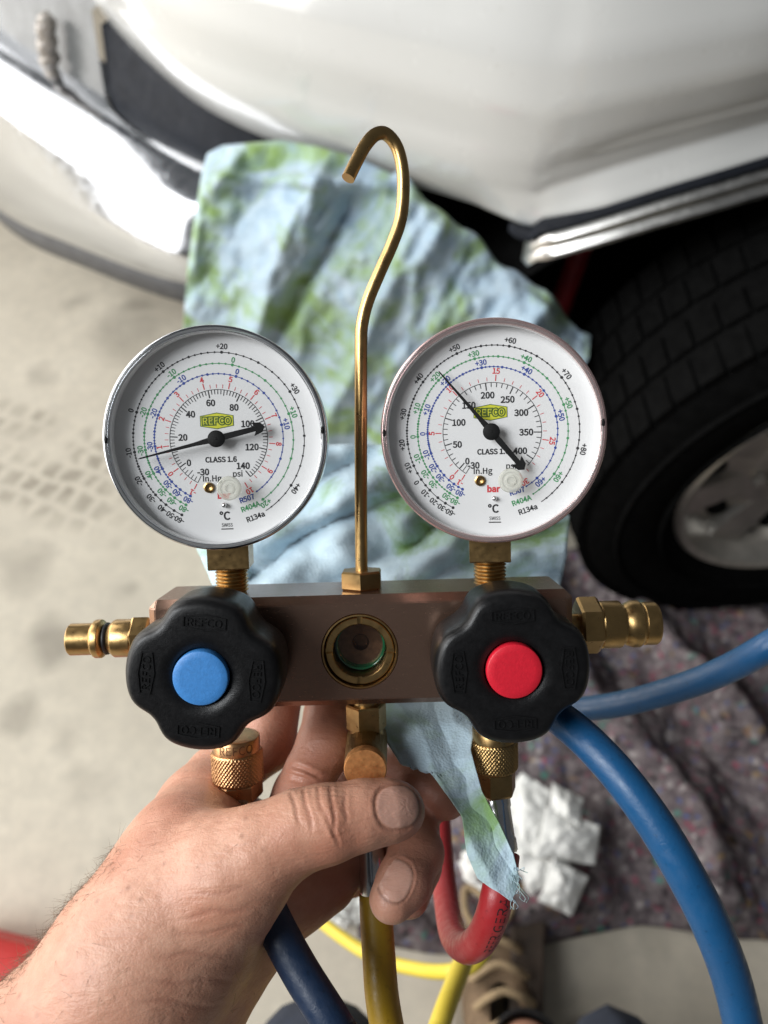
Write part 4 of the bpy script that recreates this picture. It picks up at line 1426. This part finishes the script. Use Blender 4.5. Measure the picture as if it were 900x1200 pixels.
# red hose: right fitting, loop, up behind the fingers
a = ml(46.4, -55.8, -14); b = at(590, 1000, 0.272)
red, RP = hose('red_hose', [b, at(587, 1025, 0.268), at(582, 1052, 0.265), at(574, 1080, 0.267), at(561, 1103, 0.275), at(545, 1110, 0.290), at(531, 1095, 0.318), at(523, 1055, 0.355), at(518, 1005, 0.385), at(515, 950, 0.41), at(513, 880, 0.44), at(513, 850, 0.50), at(515, 880, 0.62), at(517, 950, 0.80), at(520, 1020, 0.97), at(523, 1058, 1.02)], HR, M['red_hose'], 'red hose looping below the right fitting, black lettering on it', (a, b, 0.0052))
# lettering wrapped on the red hose
P_, T_, N_ = frames(RP)
Ls = [0.0]
for i in range(1, len(P_)): Ls.append(Ls[-1] + (P_[i] - P_[i - 1]).length)
TV, TF = text_vf('REFRIGERATION', 0.0)
W = max(v.x for v in TV) - min(v.x for v in TV)
size = 0.0050
s_mid = 0.0185
VV = []
for v in TV:
    s = s_mid - v.x * size * 0.80
    i = max(0, min(len(P_) - 2, int(np.searchsorted(Ls, s)) - 1))
    t = (s - Ls[i]) / max(1e-9, Ls[i + 1] - Ls[i])
    p = P_[i].lerp(P_[i + 1], t); tt = T_[i]
    vd = (Vector((0, 0, CAM_H)) - p); 
    out = (CM.to_3x3() @ Vector((0.30, 0.0, 0.95))); out = (out - tt * out.dot(tt)).normalized()
    bb = tt.cross(out)
    ang = v.y * size / HR
    VV.append(p + (out * math.cos(ang) + bb * math.sin(ang)) * (HR + 0.00006))
mesh('black_lettering', VV, TF, M['black_ink'], red, False, Matrix.Translation(-Vector(red.location)))
# yellow hose under the centre port
a = ml(0.6, -50, -10)
h_, _ = hose('yellow_hose', [at(440, 1047, 0.283), at(441, 1075, 0.281), at(444, 1120, 0.277), at(448, 1170, 0.272), at(458, 1230, 0.268), at(470, 1310, 0.265), (0.01, -0.06, 0.55), (0.03, -0.12, 0.12), (0.10, -0.16, 0.008), (0.35, -0.20, 0.008)], HR + .0003, M['yellow_hose'], 'grimy yellow hose hanging below the thumb from the centre port', (a, at(438, 1053, 0.283), 0.0050))
h_, _ = hose('yellow_hose', [at(250, 960, 0.86), at(330, 1040, 0.80), at(392, 1092, 0.72), at(440, 1122, 0.68), at(490, 1136, 0.64), at(530, 1138, 0.60), at(560, 1126, 0.60), at(577, 1090, 0.63), at(586, 1040, 0.68), at(584, 985, 0.75)], HR, M['yellow_clean'], 'bright yellow hose crossing low behind the grimy yellow one')
h_, _ = hose('yellow_hose', [at(588, 975, 0.56), at(584, 1030, 0.53), at(570, 1078, 0.50), at(550, 1112, 0.47), at(534, 1150, 0.44), at(514, 1205, 0.41), at(490, 1290, 0.39), (0.0, -0.07, 0.45), (-0.05, -0.12, 0.08), (-0.12, -0.14, 0.008), (-0.40, -0.12, 0.008)], HR, M['yellow_clean'], 'pale yellow hose dropping from behind the red loop to the bottom edge')


# ================================================================== held towel
TT = [(222, 540), (300, 528), (384, 522), (430, 520), (520, 530), (600, 560), (668, 605)]
LL = [(222, 540), (230, 640), (252, 690), (300, 770), (400, 830), (448, 862), (470, 897), (505, 905), (541, 957), (548, 1000), (560, 1028), (598, 1056)]
RR = [(668, 605), (664, 650), (656, 690), (640, 760), (560, 830), (552, 880), (565, 928), (586, 965), (602, 1000), (609, 1030), (598, 1056)]


def lerp_tab(tab, x):
    for (a, b), (c, d) in zip(tab, tab[1:]):
        if x <= c: return b + (d - b) * (x - a) / (c - a)
    return tab[-1][1]


def held_pt(u, v):
    tl = [(0, 0), (0.30, 0.33), (0.46, 0.50), (1, 1)]
    l = polyl(LL, v); r = polyl(RR, v)
    p = l * (1 - u) + r * u
    if v < 0.22:
        k = 1 - v / 0.22
        t = polyl(TT, u); l0 = np.array(LL[0], float) * (1 - u) + np.array(RR[0], float) * u
        p = p + (t - l0) * k
    px, py = p
    dep = lerp_tab([(500, 0.372), (640, 0.352), (700, 0.330), (790, 0.312), (825, 0.300), (850, 0.285), (890, 0.270), (940, 0.259), (1000, 0.252), (1060, 0.251)], py)
    w = 1.0 if py < 760 else 0.28
    s = (px * 0.55 + py) / 62 + 0.6 * noise.noise(Vector((px / 80, py / 60, 3.0)))
    f = 0.012 * (ridge(s) ** 1.5 - .4) - 0.004 * crumple(px / 70.0, py / 26.0, 2.4) + 0.010 * noise.noise(Vector((px / 60, py / 45, 0.7))) + 0.0015 * noise.noise(Vector((px / 22, py / 14, 4.7)))
    f2 = 0.0030 * ridge((px - 0.5 * py) / 58.0 + 0.2 * noise.noise(Vector((px / 40, py / 40, 8)))) + 0.0008 * noise.noise(Vector((px / 14, py / 22, 8)))
    k = max(0, min(1, (py - 740) / 90))
    return at(px, py, dep + f * (1 - k) + f2 * k)


V, F = grid_vf(held_pt, 90, 160)
t2 = mesh('shop_towel', V, F, M['towel_near'])
thicken(t2, 0.0007)
mb = MB()
rt = random.Random(4)
for k in range(16):
    x, y = 594 + 14 * rt.random(), 1012 + 44 * rt.random()
    x = max(x, 604 - abs(y - 1030) * 0.15)
    q = [(x, y, 0.2515)]
    for m_ in range(4): q.append((q[-1][0] + rt.uniform(-3, 6), q[-1][1] + rt.uniform(-4, 7), 0.2515 + rt.uniform(-.002, .002)))
    mb.add(*tube_vf(spline([tuple(at(*z)) for z in q], 5), 0.00012, 4))
fr_ = mb.build('frayed_threads', M['towel_near'], t2); fr_['kind'] = 'stuff'
props(t2, 'pale blue shop towel held behind the manifold, its tail hanging by the red hose', 'towel')

# ================================================================== PERSON: hand, forearm, knees, shoe
import openvdb
person = empty('person', (-0.1, -0.05, 0))
props(person, "person holding up the gauges in one bare hand, tan shoe and navy trousers below", 'person')
PI_ = Matrix.Translation((0.1, 0.05, 0))


def cpt(px, py, d):
    """camera-frame millimetres"""
    return np.array([(px - 450) / FPX * d, (600 - py) / FPX * d, -d])


VOX = 1.1
LO = np.array([-150., -190., -335.]); HI = np.array([45., -55., -185.])
nx, ny, nz = [int(q) for q in (HI - LO) / VOX]
gx = LO[0] + np.arange(nx) * VOX; gy = LO[1] + np.arange(ny) * VOX; gz = LO[2] + np.arange(nz) * VOX
D = np.full((nx, ny, nz), 40.0, np.float32)


def cone(a, ra, b, rb, k, sq=None, field=None):
    """smooth-union a round cone into the field; sq=(dir, factor) flattens it across dir"""
    global D
    Fd = D if field is None else field
    pad = k + 6
    lo = np.minimum(a - ra, b - rb) - pad - 6; hi = np.maximum(a + ra, b + rb) + pad + 6
    i0 = np.clip(((lo - LO) / VOX).astype(int), 0, [nx, ny, nz]); i1 = np.clip(((hi - LO) / VOX).astype(int) + 1, 0, [nx, ny, nz])
    if (i1 <= i0).any(): return
    sl = tuple(slice(p, q) for p, q in zip(i0, i1))
    X = gx[sl[0]][:, None, None]; Y = gy[sl[1]][None, :, None]; Z = gz[sl[2]][None, None, :]
    ab = b - a; L2 = float(ab @ ab) + 1e-9
    px, py, pz = X - a[0], Y - a[1], Z - a[2]
    t = np.clip((px * ab[0] + py * ab[1] + pz * ab[2]) / L2, 0, 1)
    qx, qy, qz = px - t * ab[0], py - t * ab[1], pz - t * ab[2]
    d2 = qx * qx + qy * qy + qz * qz
    if sq is not None:
        dr, f = sq
        s = qx * dr[0] + qy * dr[1] + qz * dr[2]
        d2 = d2 + s * s * (1 / (f * f) - 1)
    d = np.sqrt(np.maximum(d2, 0)) - (ra + t * (rb - ra))
    A = Fd[sl]
    h = np.maximum(k - np.abs(A - d), 0) / k
    Fd[sl] = np.minimum(A, d) - h * h * k * 0.25


def chain(pts, k, first_k=None, sq=None):
    for i in range(len(pts) - 1):
        a, b = pts[i], pts[i + 1]
        cone(cpt(*a[:3]), a[3], cpt(*b[:3]), b[3], (first_k if (i == 0 and first_k) else k), sq)


# forearm and wrist
chain([(-20, 1405, 236, 33), (75, 1255, 240, 31), (165, 1130, 244, 27.5), (226, 1050, 250, 24)], 10)
chain([(60, 1290, 262, 30), (190, 1170, 268, 27), (262, 1090, 270, 22)], 12)                       # far side of the wrist
chain([(200, 1085, 250, 25), (222, 1012, 266, 22), (236, 952, 288, 16)], 12)               # back of hand towards the first web
chain([(226, 1062, 246, 22.5), (272, 1024, 242, 17.5), (312, 996, 239, 13.2)], 8)               # thenar mass to thumb
chain([(250, 1100, 268, 20), (300, 1050, 276, 16), (345, 1040, 282, 13.5), (385, 1030, 286, 11)], 10)   # palm behind the hose
chain([(236, 985, 288, 17), (290, 985, 300, 13), (340, 990, 296, 12)], 10)
# thumb
chain([(306, 996, 239, 13.0), (350, 974, 239, 11.6), (384, 965, 239, 11.5)], 4)
chain([(384, 965, 239, 11.5), (425, 955, 241, 10.4), (456, 951, 243, 9.4), (468, 950, 244, 8.2)], 2.5)
# index: from the web up behind the fittings
chain([(238, 945, 292, 14.5), (255, 912, 304, 12.5)], 8)
chain([(255, 912, 304, 12.5), (315, 872, 308, 10.6), (330, 800, 320, 9.4)], 2.5)
# middle
chain([(335, 985, 288, 12), (352, 930, 285, 10.0)], 6)
chain([(352, 930, 285, 9.6), (364, 905, 283, 9.4), (382, 872, 288, 10.6), (388, 835, 297, 10.2), (398, 790, 312, 9)], 2.5)
# finger whose tip shows right of the cap
chain([(370, 985, 298, 10), (425, 905, 312, 9.6), (475, 905, 303, 9.4)], 2.0)
chain([(470, 903, 303, 9.4), (500, 920, 294, 9.2), (522, 934, 287, 8.4)], 2.0)
# curled finger with nail, below the thumb
chain([(385, 1020, 292, 10.5), (455, 985, 294, 10), (482, 975, 285, 10)], 2.0)
chain([(482, 975, 285, 10), (488, 1000, 272, 9.2), (474, 1033, 262, 9.0), (460, 1054, 257, 7.8)], 3.0)
chain([(410, 1020, 300, 10), (480, 995, 303, 9.5), (490, 1015, 290, 8.6), (478, 1050, 280, 8.0)], 1.6)

# flexion crease under the fleshy palm edge
grid = openvdb.FloatGrid(20.0)
grid.copyFromArray(D.astype(np.float32))
pts, quads = grid.convertToQuads(0.0)
pts = np.array(pts, float) * VOX + LO
me = bpy.data.meshes.new('tmp')
me.from_pydata(pts.tolist(), [], np.array(quads)[:, ::-1].tolist()); me.update()
tmp = bpy.data.objects.new('tmp', me); COL.objects.link(tmp)
bm = bmesh.new(); bm.from_mesh(me); bmesh.ops.recalc_face_normals(bm, faces=list(bm.faces))
bmesh.ops.smooth_vert(bm, verts=list(bm.verts), factor=0.5, use_axis_x=True, use_axis_y=True, use_axis_z=True)
bmesh.ops.smooth_vert(bm, verts=list(bm.verts), factor=0.5, use_axis_x=True, use_axis_y=True, use_axis_z=True)
bm.to_mesh(me); bm.free()
sb = tmp.modifiers.new('s', 'SUBSURF'); sb.levels = 1; sb.render_levels = 1
dg = bpy.context.evaluated_depsgraph_get(); dg.update()
hm = bpy.data.meshes.new_from_object(tmp.evaluated_get(dg))
bpy.data.objects.remove(tmp)
nv = len(hm.vertices)
co = np.empty(nv * 3); hm.vertices.foreach_get('co', co); co = co.reshape(-1, 3)
no = np.empty(nv * 3); hm.vertices.foreach_get('normal', no); no = no.reshape(-1, 3)
disp = np.zeros(nv); nailm = np.zeros(nv); redden = np.zeros(nv); dirt = np.zeros(nv)


def sstep(e0, e1, x):
    t = np.clip((x - e0) / (e1 - e0), 0, 1); return t * t * (3 - 2 * t)


def nail(center, tip, normal, half_l, half_w):
    """nail plate: flat raised patch with a groove round it"""
    global disp, nailm, dirt
    ax = (tip - center); n = normal / np.linalg.norm(normal)
    ax = ax - n * (ax @ n); ax /= np.linalg.norm(ax)
    cr = np.cross(n, ax)
    q = co - center
    u, w, h = q @ ax / half_l, q @ cr / half_w, q @ n
    ok = (h > -half_w * 1.1) & (no @ n > 0.05)
    r = (np.abs(u * np.where(u > 0, 0.92, 1.0)) ** 2.3 + np.abs(w) ** 2.3) ** (1 / 2.3)
    inside = sstep(1.0, 0.92, r) * ok
    groove = np.exp(-((r - 1.03) / 0.07) ** 2) * ok
    fold = np.exp(-((r - 1.20) / 0.12) ** 2) * ok * (u < 0.75)
    disp += inside * 0.12 - 0.26 * groove * np.where(u > 0.45, 0.5, 1.0) + 0.18 * fold
    nailm = np.maximum(nailm, inside)
    dirt = np.maximum(dirt, groove * np.where(u > 0.3, 0.55, 0.15))


def toward(px, py, d): # unit vector to the camera from a point
    p = cpt(px, py, d); return -p / np.linalg.norm(p)


# thumb nail faces the camera, a little up
tn = toward(462, 945, 240)
nail(cpt(466, 944, 233), cpt(500, 940, 236), tn + np.array([0.10, 0.10, 0]), 6.6, 6.3)
tn = toward(468, 1035, 255)
nail(cpt(467, 1031, 252), cpt(450, 1072, 250), tn + np.array([0.30, -0.05, 0]), 6.3, 5.0)


def crease(a, b, width, depth, wig=0.0, reach=6):
    """groove along segment a-b (camera mm)"""
    global disp, redden
    ab = b - a; L = np.linalg.norm(ab); t = np.clip((co - a) @ ab / (L * L), -0.1, 1.1)
    q = co - (a + t[:, None] * ab)
    wv = wig * np.sin(t * 9.0 + a[0])
    perp = np.cross(ab / L, -a / np.linalg.norm(a))
    s = q @ perp + wv
    f = np.exp(-(s / width) ** 2) * sstep(-0.08, 0.25, t) * sstep(1.08, 0.75, t) * (np.linalg.norm(q - np.outer(q @ perp, perp), axis=1) < reach)
    disp -= depth * f
    disp += depth * 0.55 * np.exp(-((np.abs(s) - width * 2.4) / (width * 1.3)) ** 2) * (f > -1) * sstep(-0.08, 0.25, t) * sstep(1.08, 0.75, t) * (np.linalg.norm(q - np.outer(q @ perp, perp), axis=1) < reach)
    redden = np.maximum(redden, 0.30 * f)


# thumb knuckle creases
for (x0, y0, x1, y1, w, dp) in ((388, 922, 393, 975, 0.5, 0.36), (372, 918, 378, 950, 0.45, 0.22), (356, 922, 366, 968, 0.45, 0.26), (404, 930, 406, 962, 0.45, 0.25), (342, 928, 352, 962, 0.45, 0.25), (380, 945, 398, 988, 0.45, 0.3)):
    crease(cpt(x0, y0 + 5, 229), cpt(x1, y1 + 5, 229), w, dp * 0.8, 0.2, 9)
# wrist and thenar creases
for (x0, y0, x1, y1, w, dp) in ((215, 1075, 300, 1062, 0.8, 0.35), (200, 1098, 296, 1085, 0.7, 0.30), (190, 1120, 280, 1118, 0.7, 0.30), (180, 1150, 275, 1150, 0.8, 0.35), (165, 1172, 260, 1180, 0.7, 0.3), (222, 930, 262, 955, 0.6, 0.35), (215, 948, 262, 962, 0.5, 0.25), (225, 1050, 296, 1040, 0.7, 0.25)):
    crease(cpt(x0, y0, 225), cpt(x1, y1, 225), w * 0.9, dp * 0.38, 0.5, 14)
# finger creases behind
crease(cpt(340, 896, 274), cpt(380, 912, 274), 0.7, 0.6, 0.2, 8)
crease(cpt(336, 905, 274), cpt(376, 920, 274), 0.6, 0.4, 0.2, 8)
# overall soft unevenness: tendons, lumps
rndp = np.array([noise.noise(Vector(p / 16.0)) for p in co[::1]]) if nv < 400000 else np.zeros(nv)
disp += 0.35 * rndp
co2 = co + no * disp[:, None]
# dark red mixed in towards the finger ends and on parts further back
pxs = 450 + FPX * co[:, 0] / -co[:, 2]; pys = 600 - FPX * co[:, 1] / -co[:, 2]
redden = np.maximum(redden, 0.62 * sstep(390, 520, pxs) * sstep(880, 930, pys) * (1 - nailm))
redden = np.maximum(redden, 0.45 * sstep(262, 274, -co[:, 2]) * (pxs > 270))
W4 = CM
R3 = np.array(W4.to_3x3()); t3 = np.array(W4.translation)
wco = (co2 * 0.001) @ R3.T + t3 + np.array([0.1, 0.05, 0])
hm.vertices.foreach_set('co', wco.astype(np.float32).ravel())
ca = hm.color_attributes.new('skin_masks', 'FLOAT_COLOR', 'POINT')
ca.data.foreach_set('color', np.stack([nailm, redden, dirt, np.ones(nv)], 1).astype(np.float32).ravel())
hm.polygons.foreach_set('use_smooth', [True] * len(hm.polygons))
hm.update()
arm = bpy.data.objects.new('hand_and_forearm', hm); COL.objects.link(arm)
hm.materials.clear(); hm.materials.append(M['skin'])
arm.parent = person
arm['label'] = 'bare left hand and hairy forearm'

# forearm hair: fine curved strands along the outer edge and over the back
mb = MB()
sel = np.where((pxs < 300) & (pys > 985) & (pys < 1230) & (no[:, 2] > -0.35))[0]
rs = np.random.RandomState(3)
cand = rs.choice(sel, min(len(sel), 8000), replace=False)
cnt = 0
for i in cand:
    p = co2[i]; n = no[i]
    edge = 1 - min(1, abs(n[2]) / 0.55)
    along = 0.25 + 0.75 * min(1, max(0, (pys[i] - 960) / 170))
    left = n[0] < 0.25
    pr = (0.012 + 0.98 * edge ** 1.6) * along if left else 0.008 * along
    if rs.rand() > pr: continue
    L = rs.uniform(3.0, 9.0) * (0.5 + .6 * along)
    tdir = np.array([-0.25, -0.35, 0.1]) + rs.normal(0, 0.55, 3)
    tdir = tdir - n * (tdir @ n) * 0.8
    tdir /= np.linalg.norm(tdir)
    cur = rs.normal(0, 0.5, 3)
    P = [p - n * 0.3 + (n * (0.42 * s - 0.14 * s * s) + tdir * s * 0.8 + cur * s * s * 0.35) * L for s in np.linspace(0, 1, 6)]
    mb.add(*tube_vf([Vector(q) for q in P], [0.045, 0.045, 0.04, 0.034, 0.025, 0.01], 3, False))
    cnt += 1
MT = Matrix.Translation((0.1, 0.05, 0)) @ CM
mb.V = [MT @ (v * 0.001) for v in mb.V]
hr = mb.build('arm_hair', M['hair'], person)
hr['kind'] = 'stuff'

# knees in navy trousers at the bottom edge
for px, py, d, rr, zz in ((370, 1262, 0.62, 0.065, 0), (722, 1252, 0.70, 0.055, 0)):
    c = at(px, py, d)
    def knee(u, v, c=c, rr=rr, sgn=(1 if px < 500 else -1)):
        t = v
        a = 2 * math.pi * u
        y = -0.42 * t
        r = rr * math.sqrt(max(0.0, 1 - (1 - min(1, t * 4.5)) ** 2)) * (1 + 0.25 * t)
        f = 1 + 0.05 * math.sin(5 * a + 9 * t) + 0.05 * noise.noise(Vector((math.cos(a) * 2, math.sin(a) * 2, t * 6)))
        return Vector((c.x + r * f * math.cos(a) + 0.02 * sgn * t, c.y + rr * .9 + y, c.z + r * f * math.sin(a)))
    V, F = grid_vf(knee, 40, 40)
    mesh('trouser_leg', V, F, M['navy'], person, True, PI_)

# tan shoe with lace, black sock and ankle
sc_ = at_z(585, 1150, 0.06)
shoe = empty('shoe', parent=person, mat=PI_ @ Matrix.Translation((sc_.x, sc_.y, 0)) @ Matrix.Rotation(R(6), 4, 'Z'))


def shoe_pt(u, v):
    a = 2 * math.pi * u
    tab = [(0.0, 1.04, 0.0), (0.12, 1.05, 0.022), (0.14, 1.0, 0.024), (0.4, 0.98, 0.045), (0.7, 0.80, 0.075), (0.88, 0.58, 0.092), (1.0, 0.50, 0.098)]
    s = lerp_tab([(q[0], q[1]) for q in tab], v); z = lerp_tab([(q[0], q[2]) for q in tab], v)
    ca, sa = math.cos(a), math.sin(a)
    w = 0.046 * (1 + 0.10 * sa)
    x = w * ca * s
    y = (0.14 * sa) * (s if sa > 0 else (0.55 + .45 * s)) - 0.09
    if sa > 0: z = z * (1 - 0.45 * sa * min(1, v * 1.5))
    return Vector((x, y + 0.02, z))


V, F = grid_vf(shoe_pt, 48, 24)
mesh('upper', V, F, M['suede'], shoe)
mb = MB()
for k in range(4):
    y = 0.035 - 0.03 * k; z = 0.066 + 0.012 * k
    mb.add(*tube_vf(spline([(-0.036, y, z - .018), (-0.02, y + .008, z + .004), (0.0, y + .012, z + .008), (0.02, y + .004, z + .004), (0.036, y - .004, z - .018)], 6), 0.005, 8))
mb.add(*tube_vf(spline([(0.0, 0.05, 0.075), (-0.03, 0.075, 0.08), (-0.025, 0.11, 0.07), (0.0, 0.09, 0.078), (0.005, 0.055, 0.082)], 8), 0.005, 8))
mb.add(*tube_vf(spline([(0.0, 0.05, 0.078), (0.03, 0.08, 0.078), (0.04, 0.12, 0.066), (0.02, 0.10, 0.078), (-0.002, 0.055, 0.084)], 8), 0.005, 8))
mb.add(*tube_vf(spline([(0.0, 0.05, 0.08), (-0.05, 0.03, 0.07), (-0.07, -0.02, 0.03), (-0.065, -0.08, 0.012)], 8), 0.005, 8))
mb.build('lace', M['lace'], shoe)
mb = MB()
mb.add(*lathe_vf([(0.030, 0.06), (0.036, 0.10), (0.041, 0.125), (0.043, 0.14), (0.040, 0.145), (0.036, 0.135)], 32, False, False), Matrix.Translation((0.008, -0.075, 0)))
mb.build('sock', M['sock'], shoe)
mb = MB()
mb.add(*tube_vf(spline([(0.008, -0.075, 0.12), (0.010, -0.085, 0.17), (0.012, -0.10, 0.24), (0.016, -0.14, 0.34)], 6), 0.034, 24))
mb.build('shin', M['skin'], shoe)
